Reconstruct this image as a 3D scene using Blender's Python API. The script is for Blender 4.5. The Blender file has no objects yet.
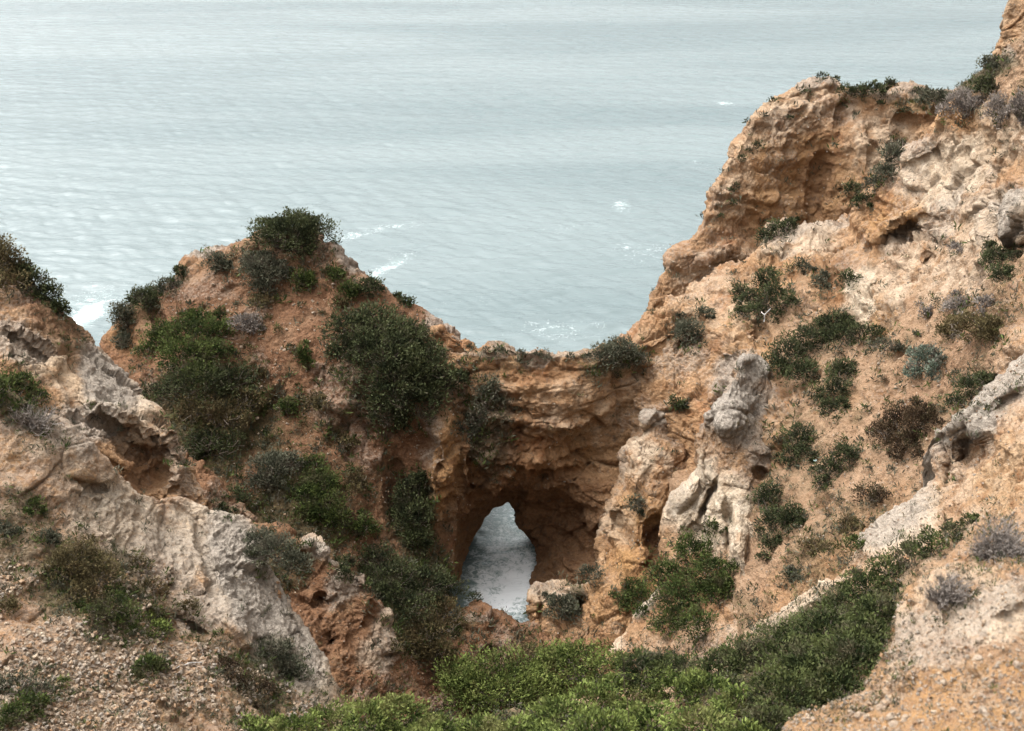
import bpy, math, random
import numpy as np
from mathutils import Vector
random.seed(7)
RNG = np.random.default_rng(11)
SC = bpy.context.scene
COL = SC.collection
# ------------------------------------------------------------------ camera
FPX, W, HH = 1100.0, 1024, 731
CAM_Z, TH = 42.0, math.radians(24.2)
cam_d = bpy.data.cameras.new("camera")
cam_d.sensor_width = 36.0
cam_d.lens = FPX / W * 36.0
cam_d.clip_start = 0.1
cam_d.clip_end = 60000
cam_d.dof.use_dof = True
cam_d.dof.focus_distance = 62.0
cam_d.dof.aperture_fstop = 1.7
cam = bpy.data.objects.new("camera", cam_d)
COL.objects.link(cam)
cam.location = (0, 0, CAM_Z)
cam.rotation_euler = (math.pi / 2 - TH, 0, 0)
SC.camera = cam
# ------------------------------------------------------------------ sky, sun
SUN_EL, SUN_AZ = math.radians(62), math.radians(-70)      # azimuth from +Y, negative = left
wd = bpy.data.worlds.new("World")
SC.world = wd
wd.use_nodes = True
nt = wd.node_tree
nt.nodes.clear()
sky = nt.nodes.new("ShaderNodeTexSky")
sky.sky_type = 'NISHITA'
sky.sun_disc = False
sky.sun_elevation = SUN_EL
sky.sun_rotation = SUN_AZ
sky.air_density = 1.0
sky.dust_density = 9.0
sky.ozone_density = 1.0
hsv = nt.nodes.new("ShaderNodeHueSaturation")
hsv.inputs['Saturation'].default_value = 0.05
bg = nt.nodes.new("ShaderNodeBackground")
bg.inputs['Strength'].default_value = 0.15
wo = nt.nodes.new("ShaderNodeOutputWorld")
nt.links.new(sky.outputs[0], hsv.inputs['Color'])
nt.links.new(hsv.outputs[0], bg.inputs[0])
nt.links.new(bg.outputs[0], wo.inputs[0])
sun_d = bpy.data.lights.new("sun", 'SUN')
sun_d.energy = 0.5
sun_d.angle = math.radians(70)
sun_d.color = (1.0, 0.97, 0.93)
sun = bpy.data.objects.new("sun", sun_d)
COL.objects.link(sun)
sv = Vector((math.sin(SUN_AZ) * math.cos(SUN_EL), math.cos(SUN_AZ) * math.cos(SUN_EL), math.sin(SUN_EL)))
sun.rotation_euler = sv.to_track_quat('Z', 'Y').to_euler()
sun.location = (-60, 40, 120)
vs = SC.view_settings
vs.view_transform = 'Standard'
vs.look = 'None'
vs.exposure = 1.56
vs.gamma = 1.0
vs.use_curve_mapping = False
SC.render.engine = 'CYCLES'
SC.cycles.max_bounces = 6
SC.cycles.diffuse_bounces = 3
SC.cycles.use_denoising = True

# ------------------------------------------------------------------ maths helpers
CT, ST = math.cos(TH), math.sin(TH)
CAM = np.array([0, 0, CAM_Z])


def at(px, py, Y):
    """world point on the line of sight of (px,py) at ground distance Y"""
    px = np.asarray(px, float); py = np.asarray(py, float); Y = np.asarray(Y, float)
    x = (px - 512) / FPX
    y = (365.5 - py) / FPX
    dy = CT + y * ST
    dz = -ST + y * CT
    s = Y / dy
    return np.stack([x * s, Y + 0 * x, CAM_Z + dz * s], -1)


def project(P):
    d = P - CAM
    w = d[..., 1] * CT - d[..., 2] * ST
    u = d[..., 1] * ST + d[..., 2] * CT
    w = np.maximum(w, 1e-3)
    return 512 + FPX * d[..., 0] / w, 365.5 - FPX * u / w, w


def _hash(ix, iy, iz, seed):
    h = (ix.astype(np.uint32) * np.uint32(374761393) + iy.astype(np.uint32) * np.uint32(668265263)
         + iz.astype(np.uint32) * np.uint32(2147483647) + np.uint32((seed * 974711 + 1013904223) & 0xffffffff))
    h = (h ^ (h >> np.uint32(13))) * np.uint32(1274126177)
    h = (h ^ (h >> np.uint32(16))) * np.uint32(2246822519)
    return h ^ (h >> np.uint32(15))


def perlin(P, seed=0):
    P = P.astype(np.float32)
    fl = np.floor(P)
    i = fl.astype(np.int64)
    f = P - fl
    u = f * f * f * (f * (f * 6 - 15) + 10)
    out = 0
    for dx in (0, 1):
        wx = u[:, 0] if dx else 1 - u[:, 0]
        for dy in (0, 1):
            wy = u[:, 1] if dy else 1 - u[:, 1]
            for dz in (0, 1):
                wz = u[:, 2] if dz else 1 - u[:, 2]
                h = _hash(i[:, 0] + dx, i[:, 1] + dy, i[:, 2] + dz, seed)
                gx = ((h & np.uint32(1023)).astype(np.float32) / 511.5 - 1)
                gy = (((h >> np.uint32(10)) & np.uint32(1023)).astype(np.float32) / 511.5 - 1)
                gz = (((h >> np.uint32(20)) & np.uint32(1023)).astype(np.float32) / 511.5 - 1)
                out = out + wx * wy * wz * (gx * (f[:, 0] - dx) + gy * (f[:, 1] - dy) + gz * (f[:, 2] - dz))
    return out * 1.3


def fbm(P, oct=4, seed=0, gain=0.5, lac=2.03):
    a, o = 1.0, 0
    for k in range(oct):
        o = o + a * perlin(P, seed + k * 17)
        P = P * lac + 7.31
        a *= gain
    return o


def ridged(P, oct=4, seed=0, gain=0.5, lac=2.1):
    a, o, w = 1.0, 0, 1.0
    for k in range(oct):
        n = 1 - np.abs(perlin(P, seed + k * 13)) * 1.8
        n = np.clip(n, 0, 1) ** 2
        o = o + a * n * w
        w = np.clip(n * 1.6, 0.1, 1)
        P = P * lac + 3.7
        a *= gain
    return o


def worley(P, seed=0):
    P = P.astype(np.float32)
    fl = np.floor(P)
    i = fl.astype(np.int64)
    f = P - fl
    f1 = np.full(len(P), 9.0, np.float32)
    f2 = np.full(len(P), 9.0, np.float32)
    for dx in (-1, 0, 1):
        for dy in (-1, 0, 1):
            for dz in (-1, 0, 1):
                h = _hash(i[:, 0] + dx, i[:, 1] + dy, i[:, 2] + dz, seed)
                jx = (h & np.uint32(1023)).astype(np.float32) / 1023
                jy = ((h >> np.uint32(10)) & np.uint32(1023)).astype(np.float32) / 1023
                jz = ((h >> np.uint32(20)) & np.uint32(1023)).astype(np.float32) / 1023
                d = (dx + jx - f[:, 0]) ** 2 + (dy + jy - f[:, 1]) ** 2 + (dz + jz - f[:, 2]) ** 2
                f2 = np.minimum(f2, np.maximum(f1, d))
                f1 = np.minimum(f1, d)
    return np.sqrt(f1), np.sqrt(f2)


def blocks(P, seed=0):
    """jointed rock: a constant offset per Voronoi block, and distance to the joints"""
    P = P.astype(np.float32)
    i = np.floor(P).astype(np.int64)
    f = P - i
    f1 = np.full(len(P), 9.0, np.float32); f2 = f1.copy(); val = np.zeros(len(P), np.float32)
    for dx in (-1, 0, 1):
        for dy in (-1, 0, 1):
            for dz in (-1, 0, 1):
                h = _hash(i[:, 0] + dx, i[:, 1] + dy, i[:, 2] + dz, seed)
                jx = (h & np.uint32(1023)).astype(np.float32) / 1023
                jy = ((h >> np.uint32(10)) & np.uint32(1023)).astype(np.float32) / 1023
                jz = ((h >> np.uint32(20)) & np.uint32(1023)).astype(np.float32) / 1023
                ox, oy, oz = dx + jx - f[:, 0], dy + jy - f[:, 1], dz + jz - f[:, 2]
                d = ox * ox + oy * oy + oz * oz
                c = d < f1
                f2 = np.minimum(f2, np.maximum(f1, d))
                # each block has its own offset and tilt
                v = (jx + jy) - 1 + 1.1 * (ox * (jz - .5) + oy * (jx - .5) + oz * (jy - .5))
                val = np.where(c, v, val)
                f1 = np.where(c, d, f1)
    return val, np.sqrt(f2) - np.sqrt(f1)


def sstep(a, b, x):
    t = np.clip((x - a) / (b - a), 0, 1)
    return t * t * (3 - 2 * t)


def tps(pts):
    """thin plate spline through (px,py)->Y"""
    p = np.array(pts, float)
    X = p[:, :2] / 100
    n = len(p)

    def U(r2):
        return r2 * np.log(r2 + 1e-9)
    r2 = ((X[:, None] - X[None]) ** 2).sum(-1)
    K = U(r2) + 0.02 * np.eye(n)
    Q = np.c_[np.ones(n), X]
    A = np.block([[K, Q], [Q.T, np.zeros((3, 3))]])
    sol = np.linalg.solve(A, np.r_[p[:, 2], 0, 0, 0])

    def f(px, py):
        q = np.c_[px.ravel(), py.ravel()] / 100
        out = np.zeros(len(q))
        for a in range(0, len(q), 100000):
            qq = q[a:a + 100000]
            r = ((qq[:, None] - X[None]) ** 2).sum(-1)
            out[a:a + 100000] = U(r) @ sol[:n] + sol[n] + qq @ sol[n + 1:]
        return out.reshape(px.shape)
    return f


# ------------------------------------------------------------------ mesh helpers
def mesh_from(name, V, F, mat=None, parent=None, smooth=True, attrs=None, link=True):
    V = np.ascontiguousarray(V, np.float32)
    F = np.ascontiguousarray(F, np.int32)
    me = bpy.data.meshes.new(name)
    n, k = F.shape
    me.vertices.add(len(V)); me.vertices.foreach_set("co", V.ravel())
    me.loops.add(n * k); me.loops.foreach_set("vertex_index", F.ravel())
    me.polygons.add(n)
    me.polygons.foreach_set("loop_start", np.arange(0, n * k, k, dtype=np.int32))
    me.polygons.foreach_set("use_smooth", np.full(n, smooth))
    for an, av in (attrs or {}).items():
        if av.ndim == 2:
            at_ = me.attributes.new(an, 'FLOAT_COLOR', 'POINT')
            at_.data.foreach_set("color", np.ascontiguousarray(av, np.float32).ravel())
        else:
            at_ = me.attributes.new(an, 'FLOAT', 'POINT')
            at_.data.foreach_set("value", np.ascontiguousarray(av, np.float32))
    me.update(calc_edges=True)
    me.validate()
    if mat:
        me.materials.append(mat)
    o = bpy.data.objects.new(name, me)
    COL.objects.link(o)
    if parent:
        o.parent = parent
    return o


def tag(o, label=None, cat=None, group=None, kind=None):
    if label: o["label"] = label
    if cat: o["category"] = cat
    if group: o["group"] = group
    if kind: o["kind"] = kind
    return o


# ------------------------------------------------------------------ node helpers
class NT:
    def __init__(self, name):
        self.m = bpy.data.materials.new(name)
        self.m.use_nodes = True
        self.t = self.m.node_tree
        self.t.nodes.clear()

    def n(self, typ, **kw):
        nd = self.t.nodes.new(typ)
        for k, v in kw.items():
            setattr(nd, k, v)
        return nd

    def put(self, sock, v):
        if isinstance(v, bpy.types.NodeSocket):
            self.t.links.new(v, sock)
        elif v is not None:
            if hasattr(sock.default_value, '__len__') and len(sock.default_value) == 4 and len(v) == 3:
                v = (*v, 1)
            sock.default_value = v

    def math(self, op, a, b=None, c=None, clamp=False):
        nd = self.n("ShaderNodeMath", operation=op, use_clamp=clamp)
        for i, v in enumerate((a, b, c)):
            if v is not None: self.put(nd.inputs[i], v)
        return nd.outputs[0]

    def mix(self, fac, a, b, mode='MIX'):
        nd = self.n("ShaderNodeMix", data_type='RGBA', blend_type=mode)
        self.put(nd.inputs[0], fac); self.put(nd.inputs[6], a); self.put(nd.inputs[7], b)
        return nd.outputs[2]

    def noise(self, vec, scale, detail=4, rough=0.55, dist=0.0):
        nd = self.n("ShaderNodeTexNoise")
        self.put(nd.inputs['Vector'], vec)
        nd.inputs['Scale'].default_value = scale
        nd.inputs['Detail'].default_value = detail
        nd.inputs['Roughness'].default_value = rough
        nd.inputs['Distortion'].default_value = dist
        return nd.outputs[0]

    def voro(self, vec, scale, feature='F1', out='Distance', rnd=1.0):
        nd = self.n("ShaderNodeTexVoronoi", feature=feature)
        self.put(nd.inputs['Vector'], vec)
        nd.inputs['Scale'].default_value = scale
        nd.inputs['Randomness'].default_value = rnd
        return nd.outputs[out]

    def ss(self, v, a, b, lo=0.0, hi=1.0):
        nd = self.n("ShaderNodeMapRange", interpolation_type='SMOOTHSTEP')
        self.put(nd.inputs[0], v)
        nd.inputs[1].default_value = a; nd.inputs[2].default_value = b
        nd.inputs[3].default_value = lo; nd.inputs[4].default_value = hi
        return nd.outputs[0]

    def attr(self, name):
        return self.n("ShaderNodeAttribute", attribute_name=name)


def cliff_material(name, sc):
    """weathered limestone and red earth; zones come from what the ground is made of. sc = feature scale"""
    t = NT(name)
    pos = t.n("ShaderNodeNewGeometry").outputs['Position']
    za, zb = t.attr("zone_a"), t.attr("zone_b")
    sa, sb = t.n("ShaderNodeSeparateColor"), t.n("ShaderNodeSeparateColor")
    t.put(sa.inputs[0], za.outputs['Color']); t.put(sb.inputs[0], zb.outputs['Color'])
    rock, pale, red = sa.outputs[0], sa.outputs[1], sa.outputs[2]
    green, grey, ochre = sb.outputs[0], sb.outputs[1], sb.outputs[2]
    n1 = t.noise(pos, 0.22 / sc, 5, 0.6, 0.4)
    n2 = t.noise(pos, 1.1 / sc, 6, 0.65, 0.2)
    n3 = t.noise(pos, 4.5 / sc, 5, 0.65)
    n4 = t.noise(pos, 17.0 / sc, 4, 0.7)
    # horizontal beds
    mp = t.n("ShaderNodeMapping"); mp.inputs['Scale'].default_value = (0.10, 0.10, 1.5)
    t.put(mp.inputs[0], pos)
    bed = t.noise(mp.outputs[0], 0.9 / sc, 5, 0.65, 0.6)
    # base sand-orange
    base = t.mix(t.ss(n2, 0.3, 0.72), (0.30, 0.150, 0.068), (0.46, 0.285, 0.155))
    base = t.mix(t.ss(bed, 0.40, 0.62), base, t.mix(n3, (0.42, 0.235, 0.115), (0.55, 0.37, 0.22)))
    base = t.mix(t.math('MULTIPLY', t.ss(n1, 0.55, 0.72), 0.55), base, (0.36, 0.135, 0.050))
    # smooth earth
    soil = t.mix(t.ss(n2, 0.3, 0.7), (0.31, 0.195, 0.118), (0.42, 0.285, 0.185))
    soil = t.mix(t.ss(n4, 0.56, 0.68, 0, 0.6), soil, (0.47, 0.37, 0.27))
    soil = t.mix(t.ss(n4, 0.44, 0.33, 0, 0.5), soil, (0.17, 0.10, 0.06))
    c = t.mix(rock, soil, base)
    # ochre
    c = t.mix(t.math('MULTIPLY', ochre, t.ss(n2, 0.30, 0.6)), c, (0.45, 0.255, 0.105))
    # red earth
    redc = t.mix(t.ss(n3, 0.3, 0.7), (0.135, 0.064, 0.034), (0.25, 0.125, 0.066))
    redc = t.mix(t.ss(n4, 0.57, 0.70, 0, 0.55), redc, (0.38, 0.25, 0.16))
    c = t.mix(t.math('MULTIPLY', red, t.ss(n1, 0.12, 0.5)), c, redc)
    # pale limestone
    palec = t.mix(t.ss(n2, 0.28, 0.68), (0.52, 0.40, 0.28), (0.70, 0.59, 0.46))
    pm = t.math('MULTIPLY', pale, t.ss(t.math('ADD', n2, t.math('MULTIPLY', pale, 0.35)), 0.45, 0.72))
    c = t.mix(pm, c, palec)
    # grey weathered crust, lichen
    greyc = t.mix(t.ss(n3, 0.32, 0.68), (0.27, 0.235, 0.20), (0.49, 0.435, 0.37))
    greyc = t.mix(t.ss(n4, 0.52, 0.66, 0, 0.5), greyc, (0.60, 0.54, 0.46))
    gm = t.math('MULTIPLY', grey, t.ss(t.math('ADD', n3, t.math('MULTIPLY', grey, 0.3)), 0.46, 0.68))
    c = t.mix(gm, c, greyc)
    lich = t.math('MULTIPLY', t.ss(t.noise(pos, 2.6 / sc, 6, 0.72, 0.8), 0.56, 0.66), t.math('MULTIPLY', rock, 0.55))
    c = t.mix(lich, c, (0.20, 0.17, 0.145))
    # dead grass and moss
    gc = t.mix(t.ss(n3, 0.35, 0.65), (0.060, 0.055, 0.026), (0.115, 0.092, 0.045))
    c = t.mix(t.math('MULTIPLY', green, t.ss(t.math('ADD', t.noise(pos, 2.2 / sc, 5, 0.7), t.math('MULTIPLY', green, 0.30)), 0.48, 0.68)), c, gc)
    # grains
    c = t.mix(0.55, c, t.mix(t.ss(t.noise(pos, 60.0 / sc, 3, 0.7), 0.3, 0.7), (0.30, 0.28, 0.26), (0.72, 0.72, 0.72)), 'OVERLAY')
    # fine dark speckle of lichen and pores
    sp = t.math('MULTIPLY', t.ss(t.noise(pos, 7.5 / sc, 5, 0.75, 0.6), 0.55, 0.64), t.math('ADD', t.math('MULTIPLY', rock, 0.40), 0.18))
    c = t.mix(sp, c, (0.13, 0.105, 0.085))
    c = t.mix(1.0, c, (0.71, 0.70, 0.685), 'MULTIPLY')
    bs = t.n("ShaderNodeBsdfPrincipled")
    t.put(bs.inputs['Base Color'], c)
    bs.inputs['Roughness'].default_value = 0.95
    bs.inputs['Specular IOR Level'].default_value = 0.15
    # bump
    v1 = t.voro(pos, 3.6 / sc)
    v2 = t.voro(pos, 11.0 / sc)
    h = t.math('ADD', t.math('MULTIPLY', n3, 0.8), t.math('MULTIPLY', n4, 0.38))
    h = t.math('ADD', h, t.math('MULTIPLY', t.noise(pos, 45.0 / sc, 4, 0.7), 0.16))
    h = t.math('ADD', h, t.math('MULTIPLY', t.math('MULTIPLY', v1, -0.45), rock))
    h = t.math('ADD', h, t.math('MULTIPLY', v2, -0.20))
    pores = t.ss(t.noise(pos, 5.0 / sc, 5, 0.7, 1.0), 0.56, 0.66)
    h = t.math('ADD', h, t.math('MULTIPLY', t.math('MULTIPLY', pores, -0.55), rock))
    bp = t.n("ShaderNodeBump")
    bp.inputs['Strength'].default_value = 0.85
    bp.inputs['Distance'].default_value = 0.28 * sc
    t.put(bp.inputs['Height'], h)
    t.put(bs.inputs['Normal'], bp.outputs[0])
    o = t.n("ShaderNodeOutputMaterial")
    t.t.links.new(bs.outputs[0], o.inputs[0])
    return t.m


MAT_FAR = cliff_material("weathered limestone far", 1.0)
MAT_MID = cliff_material("weathered limestone mid", 0.5)
MAT_NEAR = cliff_material("weathered limestone near", 0.25)

# ------------------------------------------------------------------ landforms
FRONT = []         # (P, N, px, py) of every landform's camera-side surface, for planting


def grid_normals(P):
    du = np.gradient(P, axis=1)
    dv = np.gradient(P, axis=0)
    n = np.cross(du, dv)
    n /= np.linalg.norm(n, axis=-1, keepdims=True) + 1e-12
    return n


def orient(N, P):
    d = CAM - P
    s = np.sign((N * d).sum(-1).mean())
    return N * (s if s != 0 else 1)


def relief(P, N, rock, sc, amp, seed=0, strata=1.0, crust=None):
    """fractal rock relief in metres along the normal; P (n,3)"""
    q = P / sc
    w = np.stack([perlin(q * 0.35 + 5, seed + 90), perlin(q * 0.35 + 50, seed + 91), perlin(q * 0.35 + 95, seed + 92)], -1)
    qw = q + w * 0.75
    big = fbm(qw * np.array([0.19, 0.19, 0.14]), 3, seed) * 1.15
    st = P[:, 2] / sc * 0.62 + fbm(qw * 0.12, 2, seed + 30) * 1.1
    led = perlin(np.stack([st, qw[:, 0] * 0.05, qw[:, 1] * 0.05], -1), seed + 31)
    led = led + 0.5 * perlin(np.stack([st * 2.7, qw[:, 0] * 0.09, qw[:, 1] * 0.09], -1), seed + 32)
    led = np.tanh(led * 2.6)
    gul = ridged(qw * np.array([0.42, 0.42, 0.10]), 3, seed + 40)
    b1, e1 = blocks((qw + .25 * w) * np.array([0.34, 0.34, 0.50]), seed + 50)
    b2, e2 = blocks((q + w * 0.5) * np.array([1.0, 1.0, 1.55]), seed + 60)
    g1, g2 = worley((q + w * 0.6) * np.array([1.6, 1.6, 1.8]), seed + 61)
    mid = fbm(q * 1.1, 5, seed + 70, 0.60)
    rg = ridged(qw * 1.2 + 3, 4, seed + 71, 0.6) - 0.6
    fine = fbm(q * 5.2, 3, seed + 80, 0.66)
    pit = np.clip(perlin(q * 0.8, seed + 85) - 0.25, 0, 1)
    broken = sstep(-0.25, 0.35, perlin(q * 0.25, seed + 86))
    r = (0.50 * big + 0.24 * strata * led - 0.16 * gul + 0.42 * b1 - 0.12 * np.clip(1 - e1 / 0.10, 0, 1)
         + broken * (0.20 * b2 - 0.06 * np.clip(1 - e2 / 0.12, 0, 1)) + (0.10 + 0.14 * broken) * mid + 0.14 * broken * rg + 0.060 * fine - 0.8 * pit)
    if crust is not None:
        c1, c2 = worley((q + w * 0.5) * np.array([1.7, 1.7, 1.5]), seed + 62)
        kn = np.clip(c2 - c1, 0, 0.5) / 0.5
        r = r + crust * (0.10 * kn + 0.12 * ridged(q * 0.9, 4, seed + 63) - 0.10)
    s = 0.30 * big + 0.20 * mid + 0.055 * fine + 0.12 * np.clip(0.35 - g1, 0, 1)
    return sc * amp * (rock * r + (1 - rock) * s)


def blobmask(px, py, blobs, seed, wob=10):
    """soft zone mask from ellipses (x,y,rx,ry,deg,strength)"""
    m = np.zeros(px.shape)
    sh = px.shape
    pr = np.stack([px.ravel(), py.ravel(), np.zeros(px.size)], -1)
    wx = (fbm(pr / 38, 4, seed + 1) * wob * 1.3).reshape(sh)
    wy = (fbm(pr / 38 + 31, 4, seed + 2) * wob * 1.3).reshape(sh)
    for (x, y, rx, ry, dg, s) in blobs:
        a = math.radians(dg)
        dx, dy = px + wx - x, py + wy - y
        u = (dx * math.cos(a) + dy * math.sin(a)) / rx
        v = (-dx * math.sin(a) + dy * math.cos(a)) / ry
        g = s * (1 - sstep(0.55, 1.15, np.sqrt(u * u + v * v)))
        m = np.maximum(m, g)
    return m


def zones(px, py, z, seed):
    wob = z.get('wob', 10)
    ch = {}
    for k in ('rock', 'pale', 'red', 'green', 'grey', 'ochre'):
        base = z.get(k + '0', 0.0)
        m = blobmask(px, py, z.get(k, []), seed + hash_small(k), wob)
        cut = blobmask(px, py, z.get(k + '_off', []), seed + 5 + hash_small(k), wob)
        ch[k] = np.clip(np.maximum(base, m) * (1 - cut), 0, 1)
    return ch


def hash_small(s):
    return sum(ord(c) * (i + 1) for i, c in enumerate(s)) % 97


def landform(name, label, cols, pts, mat, sc=1.0, amp=1.0, rim=10, back=(6, 2.2, 30), step=1.0, seed=0, dents=(), z=None,
             strata=1.0, skirt=True):
    """one slope or cliff: crest line and foot line, ground distances at scattered points, a far side that falls away"""
    c = np.array(cols, float)
    ds = np.hypot(np.diff(c[:, 0]), np.diff(c[:, 1])) * 0.5 + np.hypot(np.diff(c[:, 2]), np.diff(c[:, 3])) * 0.5
    mx = 0.5 * (c[1:, 0] + c[:-1, 0])
    seg = np.r_[0, np.cumsum(np.where((mx < -60) | (mx > 1085) | (c[1:, 1] > 800), ds * 0.18, ds))]     # coarser where only a side view looks
    nu = max(8, int(seg[-1] / step))
    s = np.linspace(0, seg[-1], nu)
    tx, ty, bx, by = (np.interp(s, seg, c[:, k]) for k in range(4))
    ln = np.hypot(tx - bx, ty - by)
    nv = max(8, int(min(np.percentile(ln, 85), 560) / step))
    v = np.linspace(0, 1, nv)[:, None]
    px = bx + (tx - bx) * v
    py = by + (ty - by) * v
    Y = tps(pts)(px, py)
    for (x, y, rx, ry, dg, d) in dents:
        a = math.radians(dg)
        dx, dy = px - x, py - y
        uu = (dx * math.cos(a) + dy * math.sin(a)) / rx
        vv = (-dx * math.sin(a) + dy * math.cos(a)) / ry
        Y = Y + d * (1 - sstep(0.35, 1.1, np.sqrt(uu * uu + vv * vv)))
    dpx = (1 - v) * ln
    t = np.clip(1 - dpx / rim, 0, 1)
    Y = Y + rim * Y / FPX * 1.3 * (1 - np.sqrt(np.clip(1 - t * t, 0, 1)))
    P = at(px, py, Y)
    ch = zones(px, py, z or {}, seed)
    # far side
    R, m, S = back
    nb = 46
    sb = (np.linspace(0, 1, nb + 1)[1:] ** 1.8 * S)[:, None]
    top = P[-1]
    hd = top[:, :2] / np.linalg.norm(top[:, :2], axis=1, keepdims=True)
    kk = np.clip((CAM_Z - top[:, 2]) / np.linalg.norm(top[:, :2], axis=1), 0, 3)
    s1 = np.minimum(sb, m * R)
    drop = kk[None] * sb + s1 ** 2 / (2 * R) + np.maximum(sb - m * R, 0) * m
    Bk = np.empty((nb, nu, 3))
    Bk[..., :2] = top[None, :, :2] + hd[None] * sb[..., None]
    Bk[..., 2] = np.maximum(top[None, :, 2] - drop, -3)
    # foot goes straight down so that no gap opens from the side
    G = [P, Bk]
    full = np.concatenate(G, 0)
    nr = full.shape[0]

    def ext(a):
        return np.concatenate([a, np.repeat(a[-1:], nb, 0)], 0)
    ch = {k: ext(a) for k, a in ch.items()}
    N = orient(grid_normals(full), full) if False else grid_normals(full)
    sg = np.sign(((N[:nv] * (CAM - P)).sum(-1)).mean())
    N = N * sg
    out = sstep(0.12, 0.42, fbm(full.reshape(-1, 3) / (5.5 * sc), 4, seed + 7, 0.6)).reshape(nr, nu)
    ch['rock'] = np.clip(np.maximum(ch['rock'], 0.9 * out), 0, 1)
    ch['grey'] = np.clip(np.maximum(ch['grey'], 0.35 * out), 0, 1)
    scrub = sstep(0.08, 0.40, fbm(full.reshape(-1, 3) / (4.0 * sc) + 40, 4, seed + 8, 0.6)).reshape(nr, nu)
    ch['green'] = np.clip(np.maximum(ch['green'], 0.45 * scrub * (1 - ch['rock'])), 0, 1)
    rock = ch['rock'].ravel()
    d1 = relief(full.reshape(-1, 3), None, rock, sc, amp, seed, strata, ch['grey'].ravel())
    full = full + N * d1.reshape(nr, nu, 1)
    if skirt:
        sk = full[:1].copy()
        sk[..., 2] = -3
        sk[..., :2] *= 1.02
        full = np.concatenate([sk, full], 0)
        ch = {k: np.concatenate([a[:1], a], 0) for k, a in ch.items()}
        nr += 1
    idx = np.arange(nr * nu).reshape(nr, nu)
    F = np.stack([idx[:-1, :-1], idx[:-1, 1:], idx[1:, 1:], idx[1:, :-1]], -1).reshape(-1, 4)
    if sg < 0:
        F = F[:, ::-1]
    one = np.ones(nr * nu)
    A = np.stack([ch['rock'].ravel(), ch['pale'].ravel(), ch['red'].ravel(), one], -1)
    B = np.stack([ch['green'].ravel(), ch['grey'].ravel(), ch['ochre'].ravel(), one], -1)
    o = mesh_from(name, full.reshape(-1, 3), F, mat, attrs={"zone_a": A, "zone_b": B})
    tag(o, label, kind='structure')
    o0 = 1 if skirt else 0
    fp = full[o0:o0 + nv].reshape(-1, 3)
    qx, qy, w = project(fp)
    FN = grid_normals(full[o0:o0 + nv]).reshape(-1, 3) * sg
    FRONT.append(dict(P=fp.astype(np.float32), N=FN.astype(np.float32), x=qx.astype(np.float32), y=qy.astype(np.float32), w=w.astype(np.float32),
                      green=ch['green'][o0:o0 + nv].ravel(), rock=ch['rock'][o0:o0 + nv].ravel(), name=name, o=o))
    return o


# --- seaward cliff of the right headland
landform("cliff", "tall orange sea cliff with a flat bushy top at the upper right", [
    (590, 372, 600, 470), (628, 336, 640, 470), (640, 319, 660, 470), (650, 300, 680, 460), (655, 280, 690, 450), (666, 258, 710, 440), (683, 243, 720, 420), (700, 222, 740, 410),
    (712, 190, 750, 400), (722, 165, 765, 390), (738, 135, 785, 380), (752, 115, 800, 380), (768, 98, 820, 370), (790, 84, 840, 360),
    (812, 74, 850, 350), (830, 75, 860, 340), (845, 86, 875, 330), (862, 92, 890, 320), (880, 87, 905, 310), (900, 82, 925, 300), (925, 90, 950, 280),
    (950, 88, 980, 260), (975, 84, 1000, 240), (1000, 80, 1030, 220), (1050, 76, 1060, 200)],
    [(628, 336, 70), (655, 290, 73), (700, 222, 77), (738, 135, 82), (820, 74, 86), (900, 82, 84), (1000, 80, 78), (1050, 80, 76),
     (740, 200, 78.5), (780, 130, 82.6), (785, 200, 80.6), (815, 190, 82.2), (815, 140, 83.4), (850, 140, 82.5), (880, 140, 81.5), (920, 130, 81), (870, 200, 79),
     (720, 260, 75.5), (690, 290, 73), (760, 250, 78), (820, 230, 81), (700, 360, 71), (800, 320, 75), (900, 260, 76), (640, 400, 67), (600, 420, 66), (980, 200, 74)],
    MAT_FAR, 1.15, 0.85, 12, (5, 2.2, 45), 1.0, 100,
    dents=[(818, 190, 11, 60, 10, 0.8), (842, 120, 8, 26, 10, 0.6), (862, 150, 12, 40, 0, -.5), (905, 130, 14, 22, 0, 1.0), (720, 250, 30, 8, -30, -.6)],
    strata=1.7,
    z=dict(rock0=0.8, pale=[(790, 110, 60, 30, -20, .45), (880, 140, 40, 40, 0, .5), (720, 280, 50, 40, -30, .55), (740, 180, 25, 60, 10, .35)],
           red=[(815, 195, 20, 60, 8, .45), (838, 110, 14, 20, 0, .35), (653, 282, 12, 12, 0, .9)], red0=0.10,
           ochre=[(790, 180, 60, 60, 0, .5), (880, 170, 40, 40, 0, .4)], grey=[(820, 78, 40, 12, 0, .7), (920, 92, 70, 12, 0, .6), (700, 270, 40, 20, -30, .35)],
           green=[(930, 100, 60, 16, 0, .5)]))

landform("cliff", "bare orange rock tower cut by the photo's upper right corner", [
    (985, 95, 990, 130), (1000, 58, 1003, 120), (1003, 40, 1008, 110), (1006, 15, 1020, 110), (1012, -20, 1040, 110), (1030, -50, 1070, 110), (1080, -60, 1100, 110), (1300, -130, 1320, 60), (1520, -210, 1540, 0)],
    [(1000, 50, 74), (1012, -20, 75), (1080, -60, 74), (1030, 60, 72), (1060, 100, 70), (1520, -210, 76), (1540, 0, 70), (1300, 0, 71), (990, 110, 73)],
    MAT_FAR, 1.1, 0.8, 8, (5, 2.0, 40), 1.0, 140,
    z=dict(rock0=0.8, ochre0=.25, pale0=.3))

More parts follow.
